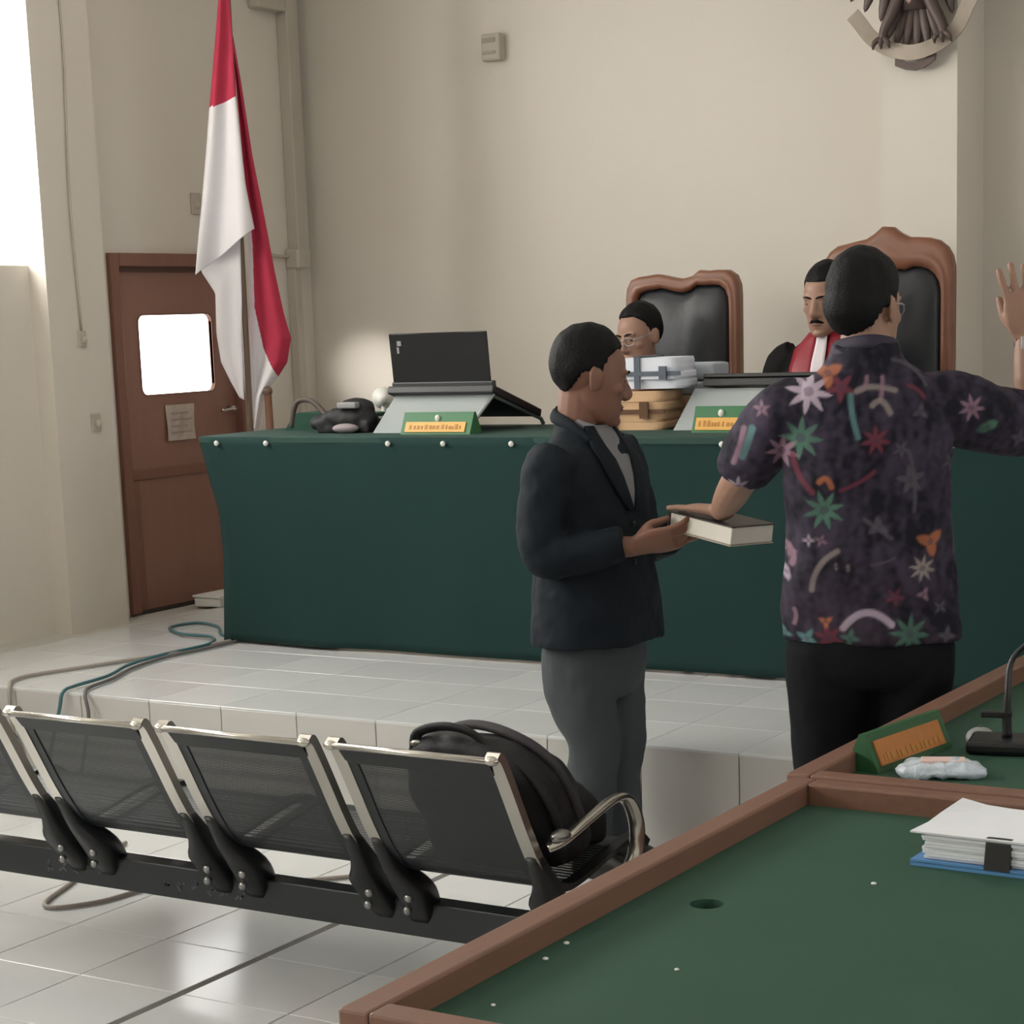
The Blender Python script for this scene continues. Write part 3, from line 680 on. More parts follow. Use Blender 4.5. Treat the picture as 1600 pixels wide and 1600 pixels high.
# ================================================================== tables with green tops in the foreground
def court_table(loc, label, wd, ln, hole=None, tacks=()):
    t = thing('court_table', label, 'table', loc); B = .05; Z = .75
    for nm, q in (('border_strip', (0, B, 0, ln)), ('border_strip', (wd-B, wd, 0, ln)), ('border_strip', (B, wd-B, 0, B)), ('border_strip', (B, wd-B, ln-B, ln))):
        finish(nm, nb((*q, Z-.075, Z), bev=.005), M_wood, t)
    bm = bmesh.new(); x0, x1, y0, y1 = B-.005, wd-B+.005, B-.005, ln-B+.005; zt = Z-.042
    if hole:
        hx, hy, hr = hole; N_ = 32; circ = [(hx+hr*math.cos(2*PI*i/N_), hy+hr*math.sin(2*PI*i/N_)) for i in range(N_)]
        ext = [rect_ray(p, x0, x1, y0, y1, (hx, hy)) for p in circ]
        A = [bm.verts.new((*p, zt)) for p in circ]; E_ = [bm.verts.new((*p, zt)) for p in ext]; D = [bm.verts.new((*p, zt-.05)) for p in circ]
        for i in range(N_):
            k = (i+1) % N_; bm.faces.new((A[i], A[k], E_[k], E_[i])); bm.faces.new((A[i], D[i], D[k], A[k]))
        for (cx, cy) in ((x0, y0), (x1, y0), (x0, y1), (x1, y1)):
            near = [p for p in ext]; sx = [p for p in near if abs(p[0]-cx) < 1e-6]; sy = [p for p in near if abs(p[1]-cy) < 1e-6]
            if sx and sy:
                a = min(sx, key=lambda p: abs(p[1]-cy)); b_ = min(sy, key=lambda p: abs(p[0]-cx))
                if a != b_: bm.faces.new([bm.verts.new((cx, cy, zt)), bm.verts.new((*a, zt)), bm.verts.new((*b_, zt))])
        bmesh.ops.remove_doubles(bm, verts=bm.verts[:], dist=1e-5)
        for f in bm.faces:
            if f.normal.z < -.5: f.normal_flip()
        tp = finish('table_top', bm, M_felt, t)
        bm = bmesh.new(); cyl(bm, (hx, hy, zt-.045), hr, .01, 32); finish('cable_hole', bm, M_blackp, tp)
    else:
        box(bm, x0, x1, y0, y1, zt-.02, zt); tp = finish('table_top', bm, M_felt, t)
    for (x, y, r) in tacks:
        bm = bmesh.new(); ell(bm, (x, y, zt+.001), (r, r, r*.5), seg=8, ring=6); finish('tack', bm, M_white, tp, smooth=True)
    finish('side_panel', nb((.01, .03, .02, ln-.02, .05, Z-.075)), M_woodd, t)
    finish('end_panel', nb((.03, wd-.03, .02, .04, .25, Z-.075)), M_woodd, t)
    finish('end_panel', nb((.03, wd-.03, ln-.04, ln-.02, .25, Z-.075)), M_woodd, t)
    for x in (.01, wd-.07):
        for y in (.01, ln-.07): finish('leg', nb((x, x+.06, y, y+.06, 0, Z-.075), bev=.004), M_woodd, t)
    return t
court_table((-1.585, 2.055, 0), 'near table with sunken green top, wooden border and a round cable hole', 1.25, 1.5, (.17, .77, .028), ((.08, .41, .005), (.07, .49, .005), (.37, .99, .005), (.12, .2, .004), (.28, .45, .004)))
court_table((-1.61, 3.575, 0), 'farther green-topped table holding the microphone and name sign', 1.25, 1.5)
TZ = .7085
name_sign((-1.522, 3.963, TZ), PI/2-.16, .31, .078, .08, 'green tent sign with an orange plate on the farther table', M_signd, M_orange, dot=False)
t = thing('tissue_packet', 'crinkled clear plastic packet of white tissues beside the name sign', 'packet', (-1.39, 3.847, TZ), .35)
bm = bmesh.new(); loft(bm, [(0, 0, 0, .085, .05, 0, 3), (0, 0, .014, .09, .055, 0, 3), (0, 0, .03, .06, .04, 0, 3)], k=3, seg=28); me = remesh(bm, .006, 3); wrinkle(me, .008, 30, 8); link('wrapper', me, M_plastic, t)
bm = bmesh.new(); box(bm, -.04, .05, -.02, .02, .024, .034, bev=.003); finish('tissue', bm, mat('pink_tissue', (214, 186, 178), .8), t)
t = thing('desk_microphone', 'black gooseneck microphone on the farther green table', 'microphone', (-1.32, 4.12, TZ), .2)
bm = bmesh.new(); box(bm, -.1, .1, -.06, .06, 0, .03, bev=.01); finish('base', bm, M_blackp, t)
bm = bmesh.new(); limb(bm, [(-.02, 0, .03), (-.02, 0, .12), (-.01, .02, .2), (.06, .03, .26)], [.011, .008, .006, .006], k=6, seg=8); finish('gooseneck', bm, M_blackp, t, smooth=True)
bm = bmesh.new(); limb(bm, [(.05, .03, .252), (.09, .03, .285)], [.012, .014], k=1, seg=10); finish('capsule', bm, M_blackp, t, smooth=True)
bm = bmesh.new(); box(bm, -.075, -.01, -.01, .01, .072, .086, bev=.003); finish('switch_arm', bm, M_blackp, t)
t = thing('computer_mouse', 'small grey mouse lying behind the orange name plate', 'mouse', (-1.42, 4.18, TZ), .3)
bm = bmesh.new(); ell(bm, (0, 0, .01), (.032, .05, .022)); box(bm, -.025, .025, -.04, .04, 0, .01); me = remesh(bm, .004, 3); link('shell', me, mat('grey_plastic', (140, 142, 140), .5), t)
finish('wheel', nb((-.004, .004, .01, .03, .026, .033)), M_blackp, t)
t = thing('document_stack', 'thick stack of white papers in a blue folder with a black clip', 'papers', (-1.035, 3.29, TZ), -.02)
finish('folder', nb((-.165, .2, -.115, .13, 0, .006), (-.165, .2, -.115, .13, .007, .011)), M_blue, t)
bm = bmesh.new()
for k in range(9):
    z = .012+k*.0052; box(bm, -.145+.004*math.sin(k*1.7), .2, -.105+.003*math.cos(k*2.1), .105, z, z+.0048)
finish('page_block', bm, M_paper, t)
bm = bmesh.new(); G = []
for i in range(9):
    G.append([bm.verts.new((-.155+.36*i/8 - (.012 if j == 0 else 0), -.11+.22*j/4, .0595+.012*math.exp(-i*1.2)*(j/4)+.002*math.sin(j))) for j in range(5)])
for i in range(8):
    for j in range(4): bm.faces.new((G[i][j], G[i+1][j], G[i+1][j+1], G[i][j+1]))
tp = finish('top_sheet', bm, M_paper, t); tp.modifiers.new('t', 'SOLIDIFY').thickness = .003
bm = bmesh.new(); prism(bm, [(-.014, .008), (.012, .006), (.012, .06), (-.002, .06)], -.022, .022, 'x')
for v in bm.verts: v.co.y -= .103; v.co.x -= .012
cl = finish('binder_clip', bm, M_blackp, t)

# ================================================================== flag
fb = Vector((-5.982, 7.317, DZ)); ang = math.atan2(.532, .847)
fg = thing('flag', 'red and white flag hanging limp from its pole behind the bench', 'flag', fb, ang)
bm = bmesh.new(); limb(bm, [(.0, 0, .0), (.012, 0, 1.4), (.02, 0, 3.2)], [.016, .015, .013], k=3, seg=12); finish('pole', bm, M_pole, fg, smooth=True)
bm = bmesh.new(); loft(bm, [(0, 0, 0, .16, .16, 0, 2), (0, 0, .03, .15, .15, 0, 2), (0, 0, .05, .05, .05, 0, 2), (0, 0, .16, .03, .03, 0, 2)], seg=24); finish('base', bm, M_pole, fg, smooth=True)
bm = bmesh.new(); limb(bm, [(.02, 0, 3.2), (.02, 0, 3.24), (.02, 0, 3.34)], [.02, .028, .002], k=3, seg=10); finish('finial', bm, M_gold, fg, smooth=True)
def interp(tab, z):
    for (u1, z1), (u2, z2) in zip(tab, tab[1:]):
        if z2 <= z <= z1: return u1+(u2-u1)*(z1-z)/(z1-z2+1e-9)
    return tab[0][0] if z > tab[0][1] else tab[-1][0]
def sheet(name, left, right, dfun, redfun, rows=60, cols=22, parent=fg):
    bm = bmesh.new(); zt = min(left[0][1], right[0][1]); G = []
    n = rows
    for j in range(n+1):
        s = j/n; zl = lerp_tab(left, s); zr = lerp_tab(right, s); row = []
        for i in range(cols+1):
            t = i/cols; u = zl[0]+(zr[0]-zl[0])*t; z = zl[1]+(zr[1]-zl[1])*t
            row.append(bm.verts.new((u, dfun(t, s, u, z), z-DZ)))
        G.append(row)
    for j in range(n):
        for i in range(cols):
            f = bm.faces.new((G[j][i], G[j][i+1], G[j+1][i+1], G[j+1][i])); c = f.calc_center_median()
            f.material_index = 0 if redfun(i/cols, j/n, c.x, c.z+DZ) else 1
    o = finish(name, bm, [M_fred, M_fwhite], parent, smooth=True); md = o.modifiers.new('t', 'SOLIDIFY'); md.thickness = .003
    return o
def lerp_tab(tab, s):
    n = len(tab)-1; k = min(int(s*n), n-1); f = s*n-k
    return (tab[k][0]+(tab[k+1][0]-tab[k][0])*f, tab[k][1]+(tab[k+1][1]-tab[k][1])*f)
AL = [(-.003, 3.2), (-.038, 2.94), (-.083, 2.636), (-.112, 2.42), (-.141, 2.216), (-.17, 2.03), (-.188, 1.904)]
AR = [(.034, 3.2), (.038, 2.95), (.038, 2.69), (.05, 2.49), (.062, 2.294), (.075, 2.2), (.09, 2.10)]
sheet('front_fold', AL, AR, lambda t, s, u, z: -.06-.03*math.sin(t*PI*2.2+s*2)*(.4+s)-.035*math.sin(t*PI), lambda t, s, u, z: z > 2.63+.05*t, rows=140, cols=24)
AL2 = [(-.07, 2.3), (-.12, 2.05), (-.17, 1.92), (-.112, 1.821), (-.118, 1.642), (-.105, 1.511), (-.066, 1.42), (-.03, 1.347)]
AR2 = [(.02, 2.3), (.02, 2.15), (.015, 2.05), (.012, 1.93), (.008, 1.782), (-.002, 1.638), (-.004, 1.48), (-.008, 1.335)]
sheet('lower_fold', AL2, AR2, lambda t, s, u, z: -.018-.012*math.sin(t*PI*1.8+1+s)*min(1, s*3)-.02*math.sin(t*PI)*min(1, s*2.5), lambda t, s, u, z: False)
BL = [(.02, 2.95), (.028, 2.743), (.04, 2.435), (.046, 2.153), (.036, 1.91), (.03, 1.723), (.026, 1.614), (.024, 1.506), (.022, 1.42), (.02, 1.31), (.02, 1.205)]
BR = [(.026, 2.95), (.051, 2.742), (.082, 2.434), (.123, 2.15), (.156, 1.906), (.187, 1.718), (.213, 1.607), (.19, 1.5), (.144, 1.435), (.079, 1.367), (.036, 1.2)]
redb = [(.03, 2.436), (.05, 2.2), (.059, 2.038), (.051, 1.752), (.084, 1.571), (.144, 1.435)]
def red_b(t, s, u, z):
    if z > 2.436: return True
    if z < 1.435: return False
    return u > interp(redb, z)
sheet('rear_fold', BL, BR, lambda t, s, u, z: .03+.045*math.sin(t*PI*1.7+s*1.2)*(.3+s)+.02*t, red_b, rows=220, cols=70)
t = thing('wooden_staff', 'slim brown wooden staff standing behind the flag', 'staff', (-5.91, 7.368, DZ))
bm = bmesh.new(); limb(bm, [(.03, 0, .0), (.012, 0, 1.02)], [.02, .018], k=1, seg=10); finish('shaft', bm, mat('brown_staff', (120, 82, 62), .5, var=.1), t, smooth=True)
bm = bmesh.new(); ell(bm, (.012, 0, 1.02), (.024, .024, .024), seg=12, ring=8); finish('knob', bm, M_pole, t, smooth=True)
bm = bmesh.new(); cyl(bm, (.03, 0, .015), .09, .03, 20); finish('foot', bm, M_pole, t)

# ================================================================== wall emblem (spread bird with shield, tail and ribbon)
em = thing('wall_emblem', 'bronze eagle emblem with shield and ribbon hung on the pilaster', 'emblem', (-3.06, 8.2, 2.62))
def feather(bm, x, z, ln, wd, a, y):
    Mx = Matrix.Translation((x, y, z)) @ Matrix.Rotation(a, 4, 'Y')
    vs = ell(bm, (0, 0, -ln/2), (wd/2, .012, ln/2), seg=10, ring=8)
    for v in vs: v.co = Mx @ v.co
def fe_part(name, lst, m):
    for q in lst:
        bm = bmesh.new(); feather(bm, *q); finish(name, bm, m, em, smooth=True)
fe_part('tail_feather', [(.012*k, .30, .215+.012*(3-abs(k)), .042, -.16*k, -.03-.003*(k % 2)) for k in range(-3, 4)], M_emb)
for s in (-1, 1):
    fe_part('wing_feather', [(s*(.08+.03*k), .52+.02*k, .34-.012*k, .055, -s*(.22+.13*k), -.04-.004*(k % 2)) for k in range(7)], M_emb)
bm = bmesh.new(); loft(bm, [(0, -.05, .22, .05, .03, 0, 2), (0, -.055, .36, .095, .05, 0, 2), (0, -.055, .5, .1, .05, 0, 2), (0, -.06, .6, .045, .04, 0, 2), (0, -.07, .66, .035, .035, 0, 2)], k=3, seg=20); bd = finish('body', bm, M_emb, em, smooth=True)
bm = bmesh.new(); ell(bm, (0, -.075, .69), (.038, .045, .04)); limb(bm, [(.02, -.09, .69), (.06, -.1, .685), (.07, -.1, .67)], [.016, .01, .003], k=3, seg=8); finish('head', bm, M_emb, em, smooth=True)
sh = [(-.075, .5), (.075, .5), (.08, .4), (.055, .3), (0, .235), (-.055, .3), (-.08, .4)]
bm = bmesh.new(); prism(bm, sh, -.125, -.1, 'y'); shd = finish('shield', bm, M_emb3, em)
for s in (-1, 1):
    bm = bmesh.new(); limb(bm, [(s*.05, -.07, .3), (s*.085, -.08, .22), (s*.12, -.085, .15), (s*.13, -.085, .105)], [.03, .026, .02, .016], k=4, seg=10); lg = finish('leg', bm, M_emb, em, smooth=True)
    for d in (-.028, 0, .028):
        bm = bmesh.new(); limb(bm, [(s*.128, -.085, .12), (s*.13+d, -.1, .1), (s*.132+d*1.3, -.09, .075)], [.012, .011, .004], k=3, seg=8); finish('claw', bm, M_emb, lg, smooth=True)
bm = bmesh.new()
path = [(-.262, .225), (-.235, .19), (-.19, .13), (-.13, .085), (-.07, .062), (0, .05), (.07, .062), (.13, .09), (.18, .135), (.215, .2), (.245, .25), (.25, .3)]
path = catmull([list(p) for p in path], 5); L = []
for i, (x, z) in enumerate(path):
    a = path[min(i+1, len(path)-1)]; c = path[max(i-1, 0)]; d = Vector((a[0]-c[0], a[1]-c[1])).normalized(); nx, nz2 = -d.y, d.x; hw = .03
    y = -.07-.03*math.cos(i/len(path)*PI*4)*.3
    L.append([bm.verts.new(p) for p in ((x-nx*hw, y, z-nz2*hw), (x+nx*hw, y, z+nz2*hw), (x+nx*hw, y+.008, z+nz2*hw), (x-nx*hw, y+.008, z-nz2*hw))])
for A, B in zip(L, L[1:]):
    for i in range(4): bm.faces.new((A[i], A[(i+1) % 4], B[(i+1) % 4], B[i]))
bm.faces.new(L[0]); bm.faces.new(L[-1][::-1]); finish('ribbon', bm, M_emb2, em, smooth=False)
bm = bmesh.new(); prism(bm, [(-.085, .045), (-.04, .02), (0, .012), (.04, .02), (.09, .05), (.085, .015), (.04, -.012), (0, -.02), (-.04, -.014), (-.085, .005)], -.06, -.045, 'y'); finish('ribbon_tail', bm, M_emb, em)

# ================================================================== cables
cable('network_cable', [(-5.45, 6.62, DZ+.008), (-5.62, 6.62, DZ+.008), (-5.8, 6.8, DZ+.008), (-5.97, 6.86, DZ+.009), (-5.99, 6.7, DZ+.01), (-5.8, 6.56, DZ+.012), (-5.6, 6.52, DZ+.016), (-5.48, 6.36, DZ+.016), (-5.50, 6.1, DZ+.012), (-5.46, 5.85, DZ+.012), (-5.36, 5.62, DZ+.012), (-5.33, 5.42, DZ+.012), (-5.31, 5.33, DZ+.004), (-5.32, 5.315, DZ-.06), (-5.36, 5.30, .15), (-5.38, 5.27, .012), (-5.3, 5.1, .01)], .007, M_teal, 'teal network cable coiled by the bench and dropping over the platform edge')
cable('power_cable', [(-5.47, 6.5, DZ+.01), (-5.49, 6.3, DZ+.01), (-5.5, 6.12, DZ+.01), (-5.55, 5.95, DZ+.01), (-5.63, 5.7, DZ+.01), (-5.68, 5.53, DZ+.01), (-5.66, 5.42, DZ+.01), (-5.6, 5.345, DZ+.005), (-5.585, 5.325, DZ-.07), (-5.56, 5.32, .1), (-5.45, 5.27, .012), (-5.2, 5.2, .01)], .008, M_grey, 'grey power cable trailing leftmost over the platform edge')
cable('audio_cable', [(-5.44, 6.5, DZ+.01), (-5.44, 6.3, DZ+.01), (-5.45, 6.05, DZ+.01), (-5.4, 5.8, DZ+.01), (-5.31, 5.6, DZ+.01), (-5.26, 5.42, DZ+.01), (-5.2, 5.33, DZ+.003), (-5.18, 5.32, DZ-.08), (-5.2, 5.3, .12), (-5.18, 5.25, .012), (-5.0, 5.15, .01)], .007, M_dgrey, 'dark grey cable dropping over the platform edge, right of the teal one')
cable('floor_cable', [(-4.5, 4.75, .008), (-4.44, 4.5, .008), (-4.33, 4.33, .008), (-4.24, 4.12, .008), (-4.17, 4.09, .008), (-4.09, 4.2, .008), (-4.05, 4.38, .008), (-3.92, 4.55, .008), (-3.7, 4.62, .008), (-3.5, 4.8, .008)], .007, M_grey, 'grey cable looping on the floor under the waiting bench')

# ================================================================== people
def frame3(y, z):
    y = Vector(y).normalized(); z = Vector(z); z = (z-y*z.dot(y)).normalized(); x = y.cross(z)
    return Matrix((x, y, z)).transposed()
def hand(bm, wrist, direc, back, s, curls, spread=0., thumb=(.75, .55, -.25), thumb2=(.35, .9, -.2), k=1.):
    """five-fingered hand: wrist point, finger direction, back-of-hand normal, s = side of the thumb"""
    R3 = frame3(direc, back); W = Vector(wrist)
    def P(x, y, z): return W + R3 @ Vector((x*k, y*k, z*k))
    nrm = R3 @ Vector((0, 0, 1))
    limb(bm, [P(0, -.03, 0), P(0, .0, 0), P(s*.004, .04, 0), P(s*.002, .075, .001), P(0, .1, 0)], [(.027*k, .019*k), (.029*k, .018*k), (.038*k, .016*k), (.041*k, .0135*k), (.037*k, .010*k)], k=4, seg=16, up=nrm)
    for i, (bx, ln, r) in enumerate(((.031, .072, .0086), (.0105, .08, .0088), (-.0105, .074, .0084), (-.0305, .058, .0076))):
        a = 0.; p = Vector((s*bx, .09, 0)); sp = spread*(1.5-i)/1.5*s; pts = [P(*p)]; rad = [r*k]
        pts = [P(s*bx*.9, .06, 0)]+pts; rad = [r*k]+rad
        for seg_, c in zip((.46, .3, .24), curls[i]):
            a += c; d = Vector((math.sin(sp)*math.cos(a), math.cos(sp)*math.cos(a), -math.sin(a))); p = p+d*ln*seg_; pts.append(P(*p)); rad.append(r*k*(.95 if seg_ > .25 else .8))
        limb(bm, pts, rad, k=3, seg=10, up=nrm)
    p0 = Vector((s*.016, .015, -.004)); p1 = p0+Vector((s*thumb[0], thumb[1], thumb[2])).normalized()*.042; p2 = p1+Vector((s*thumb2[0], thumb2[1], thumb2[2])).normalized()*.03; p3 = p2+Vector((s*thumb2[0]*.7, thumb2[1], thumb2[2])).normalized()*.024
    limb(bm, [P(*p0), P(*p1), P(*p2), P(*p3)], [.0145*k, .0115*k, .0098*k, .0078*k], k=3, seg=10, up=nrm)
def head_matrix(c, yaw, pitch, roll=0.):
    return Matrix.Translation(Vector(c)) @ Matrix.Rotation(yaw, 4, 'Z') @ Matrix.Rotation(pitch, 4, 'X') @ Matrix.Rotation(roll, 4, 'Y')
def head(bm, M, k=1.):
    sub = bmesh.new()
    ell(sub, (0, -.018, .034), (.075, .097, .09), seg=28, ring=20)
    loft(sub, [(0, .064, -.119, .02, .024, 0, 2.2), (0, .052, -.109, .036, .044, 0, 2.3), (0, .037, -.085, .052, .06, 0, 2.4), (0, .024, -.05, .061, .07, 0, 2.4), (0, .018, -.01, .068, .077, 0, 2.3), (0, .014, .03, .07, .079, 0, 2.2), (0, .005, .07, .066, .08, 0, 2.1), (0, 0, .1, .05, .06, 0, 2)], k=3, seg=28)
    limb(sub, [(0, .086, .03), (0, .1, .0), (0, .113, -.026), (0, .1, -.04)], [.009, .0105, .0145, .010], k=4, seg=12)
    for s in (-1, 1):
        ell(sub, (s*.0125, .098, -.033), (.009, .012, .008))
        ell(sub, (s*.03, .079, .03), (.026, .014, .009)); ell(sub, (s*.045, .058, -.018), (.02, .024, .02))
        ell(sub, (s*.079, -.006, -.004), (.009, .021, .034), Matrix.Rotation(s*.35, 3, 'Z') @ Matrix.Rotation(-.15, 3, 'X'))
        ell(sub, (s*.083, -.018, .006), (.008, .013, .025), Matrix.Rotation(s*.5, 3, 'Z'))
        ell(sub, (s*.031, .074, .006), (.017, .014, .011))
    ell(sub, (0, .094, -.063), (.025, .012, .0075)); ell(sub, (0, .091, -.078), (.021, .012, .008)); ell(sub, (0, .088, -.103), (.022, .017, .015))
    T_ = M @ Matrix.Scale(k, 4)
    for v in sub.verts: v.co = T_ @ v.co
    tmp = bpy.data.meshes.new('t'); sub.to_mesh(tmp); sub.free(); bm.from_mesh(tmp); bpy.data.meshes.remove(tmp)
def face_parts(root, M, k=1., brow=True, moustache=False, glasses=None, col=None):
    T_ = M @ Matrix.Scale(k, 4)
    def add(name, bm, m, smooth=True):
        for v in bm.verts: v.co = T_ @ v.co
        return finish(name, bm, m, root, smooth=smooth)
    for s in (-1, 1):
        bm = bmesh.new(); ell(bm, (s*.031, .0855, .006), (.0105, .0045, .0042), seg=12, ring=8); add('eye', bm, M_eye)
        bm = bmesh.new(); limb(bm, [(s*.012, .0975, .0275), (s*.03, .096, .0335), (s*.05, .08, .03)], [(.004, .003), (.0045, .0034), (.002, .002)], k=4, seg=8); add('eyebrow', bm, M_hair)
    bm = bmesh.new(); limb(bm, [(-.022, .094, -.0705), (0, .1035, -.0698), (.022, .094, -.0705)], [(.002, .0022), (.004, .003), (.002, .0022)], k=4, seg=8); add('mouth', bm, M_lip)
    if moustache:
        bm = bmesh.new(); limb(bm, [(-.028, .09, -.064), (-.012, .105, -.055), (0, .1075, -.053), (.012, .105, -.055), (.028, .09, -.064)], [(.002, .003), (.004, .0065), (.004, .006), (.004, .0065), (.002, .003)], k=4, seg=8); add('moustache', bm, M_hair)
    if glasses:
        for s in (-1, 1):
            bm = bmesh.new(); pts = [(s*.033+.023*math.cos(a), .103-.012*abs(math.cos(a))*(1 if s*math.cos(a) > 0 else 0), .004+.017*math.sin(a)) for a in [2*PI*i/16 for i in range(17)]]
            limb(bm, pts, [.0016]*17, k=1, seg=6); limb(bm, [(s*.056, .092, .01), (s*.076, .05, .012), (s*.083, -.005, .01)], [.0018]*3, k=2, seg=6); add('glasses', bm, glasses)
        bm = bmesh.new(); limb(bm, [(-.011, .105, .008), (0, .107, .011), (.011, .105, .008)], [.0016]*3, k=2, seg=6); add('glasses_bridge', bm, glasses)
def hair(root, M, m, k=1., front=.085, side=.012, nape=-.055, thick=.010, top=.0, recede=0., seed=1., name='hair', low=0.):
    bm = bmesh.new(); ell(bm, (0, 0, 0), (1, 1, 1), seg=72, ring=48); T_ = M @ Matrix.Scale(k, 4)
    for v in bm.verts:
        d = v.co.normalized(); base = Vector((d.x*.075, d.y*.098, d.z*.092))
        p = base+Vector((0, -.018, .034)); y = p.y
        if y > .045: th = front-recede*abs(d.x)*.0+.0*y
        elif y > .02: th = side+.055+(front-side-.055)*(y-.02)/.025
        elif y > -.012: th = side+.0+.055*max(0, (y-.005)/.015) if y > .005 else side-.012
        elif y > -.045: th = side+.012*(1-abs(y+.03)/.02) if abs(y+.03) < .02 else side-.005
        else: th = side+(nape-side)*min(1, (-.045-y)/.04)
        w = max(0., min(1., (p.z-th)/.016+.3)); w = w*w*(3-2*w)
        nzv = noise.noise(Vector((p.x*45, p.y*45, p.z*20+seed)))*.0035
        f = thick*(.4+.6*max(0, d.z))+low*max(0, -d.z)**.6*(1 if d.y < 0 else 0)+top*max(0, d.z)**2+nzv
        f *= 1-.75*max(0., min(1., (.0-p.z)/.07))*(1 if low == 0 else 0); off = -.02*(1-w)+f*w
        v.co = T_ @ (p + d*off)
    return finish(name, bm, m, root, smooth=True)
def person_root(name, label, base, F, skin_bm, skin, voxel=.0048, sm=3):
    me = remesh(skin_bm, voxel, sm, .5)
    o = link(name, me, skin, None, (*base, 0), True); o.rotation_euler = (0, 0, math.atan2(F[1], F[0])-PI/2)
    return tag(o, label, 'person')

# ---- man in the dark jacket ------------------------------------------------
bF = (1, -.05)
bm = bmesh.new(); MH = head_matrix((.0, .006, 1.478), .86, -.2)
head(bm, MH, 1.07)
limb(bm, [(0, -.045, 1.26), (.005, -.036, 1.33), (.01, -.028, 1.40), (.012, -.02, 1.46)], [(.075, .07), (.066, .064), (.064, .064), (.06, .062)], k=3, up=(0, 1, 0))
loft(bm, [(0, -.01, .62, .13, .09), (0, -.01, .8, .15, .1), (0, -.01, 1.0, .15, .1), (0, -.015, 1.2, .16, .09), (0, -.02, 1.3, .1, .06)], k=2)
RA = [(.17, -.02, 1.245), (.238, -.01, 1.0), (.125, .22, 1.01)]; LA = [(-.17, -.025, 1.245), (-.222, .02, 1.0), (-.115, .205, 1.0)]
for A in (RA, LA): limb(bm, [A[0], tuple((Vector(A[0])+Vector(A[1]))/2), A[1], tuple((Vector(A[1])+Vector(A[2]))/2), A[2]], [.05, .045, .04, .038, .028], k=3)
hand(bm, RA[2], (-.3, .93, .2), (.8, .15, -.62), -1, [(.2, .4, .3), (.25, .45, .35), (.3, .5, .4), (.35, .55, .4)], thumb=(.4, .7, -.5), thumb2=(-.1, .95, -.35), k=1.15)
hand(bm, LA[2], (.28, .94, .18), (-.2, .05, -.95), 1, [(.05, .15, .15)]*4, thumb=(.45, .6, -.62), thumb2=(-.15, .9, -.25))
RL = [(.085, -.01, .72), (.075, .03, .42), (.05, .0, .1)]; LL = [(-.085, -.005, .72), (-.06, .035, .42), (-.055, .04, .1)]
for A in (RL, LL): limb(bm, [A[0], A[1], A[2], (A[2][0], A[2][1], .06)], [.075, .05, .037, .035], k=3)
p1 = person_root('person', 'man in a dark jacket and grey trousers holding out a thick white book', (-2.92, 5.13), bF, bm, M_skin)
face_parts(p1, MH, 1.07)
hair(p1, MH, M_hair, 1.07, front=.078, side=-.002, nape=-.115, thick=.013, top=.010)
# jacket
bm = bmesh.new()
loft(bm, [(0, .005, .712, .235, .172, 0, 2.3), (0, .005, .80, .228, .165, 0, 2.3), (0, .0, .95, .21, .15, 0, 2.3), (0, .0, 1.08, .212, .142, 0, 2.3), (0, -.005, 1.18, .215, .135, 0, 2.3), (0, -.012, 1.255, .195, .115, 0, 2.2), (0, -.02, 1.30, .14, .09, 0, 2.1), (0, -.028, 1.34, .09, .08, -.1, 2), (0, -.035, 1.375, .076, .07, -.45, 2)], k=3, seg=44)
limb(bm, [(.155, -.015, 1.255), (.205, -.018, 1.2), (.235, -.02, 1.1), (.245, -.01, 1.0), (.235, .04, .985), (.19, .13, 1.0), (.148, .195, 1.016)], [.078, .08, .075, .07, .066, .058, .05], k=4, seg=20)
limb(bm, [(-.155, -.015, 1.255), (-.205, -.02, 1.2), (-.225, -.01, 1.1), (-.225, .02, 1.0), (-.205, .07, .985), (-.16, .14, .998), (-.125, .185, 1.007)], [.078, .08, .075, .07, .066, .058, .05], k=4, seg=20)
me = remesh(bm, .007, 5); wrinkle(me, .009, 6.5, 3.1); wrinkle(me, .004, 17, 5.1)
link('jacket', me, M_jacket, p1, smooth=True)
def front_strip(zs, xl, xr, off, m, name, parent, prof_):
    """band of cloth lying on the front of a lofted torso"""
    bm = bmesh.new(); L = []
    for z, a, b in zip(zs, xl, xr):
        row = []
        for i in range(6):
            x = a+(b-a)*i/5; rx, ry, cy = prof_(z); y = cy+ry*max(.05, 1-abs(x/rx)**2.3)**(1/2.3)+off
            row.append(bm.verts.new((x, y, z)))
        L.append(row)
    for A, B in zip(L, L[1:]):
        for i in range(5): bm.faces.new((A[i], A[i+1], B[i+1], B[i]))
    o = finish(name, bm, m, parent, smooth=True); s = o.modifiers.new('t', 'SOLIDIFY'); s.thickness = .008; s.offset = -1
    return o
def jprof(z):
    T5 = [(.7, .225, .155, 0), (.95, .205, .145, 0), (1.08, .212, .142, 0), (1.18, .215, .135, -.005), (1.255, .195, .115, -.012), (1.30, .14, .09, -.02), (1.335, .085, .078, -.025), (1.365, .073, .07, -.03), (1.4, .07, .068, -.03)]
    for a, b in zip(T5, T5[1:]):
        if a[0] <= z <= b[0]:
            f = (z-a[0])/(b[0]-a[0]); return tuple(a[i]+(b[i]-a[i])*f for i in (1, 2, 3))
    return T5[-1][1:]
zs = [1.345, 1.32, 1.29, 1.25, 1.2, 1.15, 1.1]
front_strip(zs, [-.055, -.053, -.05, -.043, -.032, -.02, -.002], [.055, .053, .05, .043, .032, .02, .002], .004, M_shirt, 'shirt_front', p1, jprof)
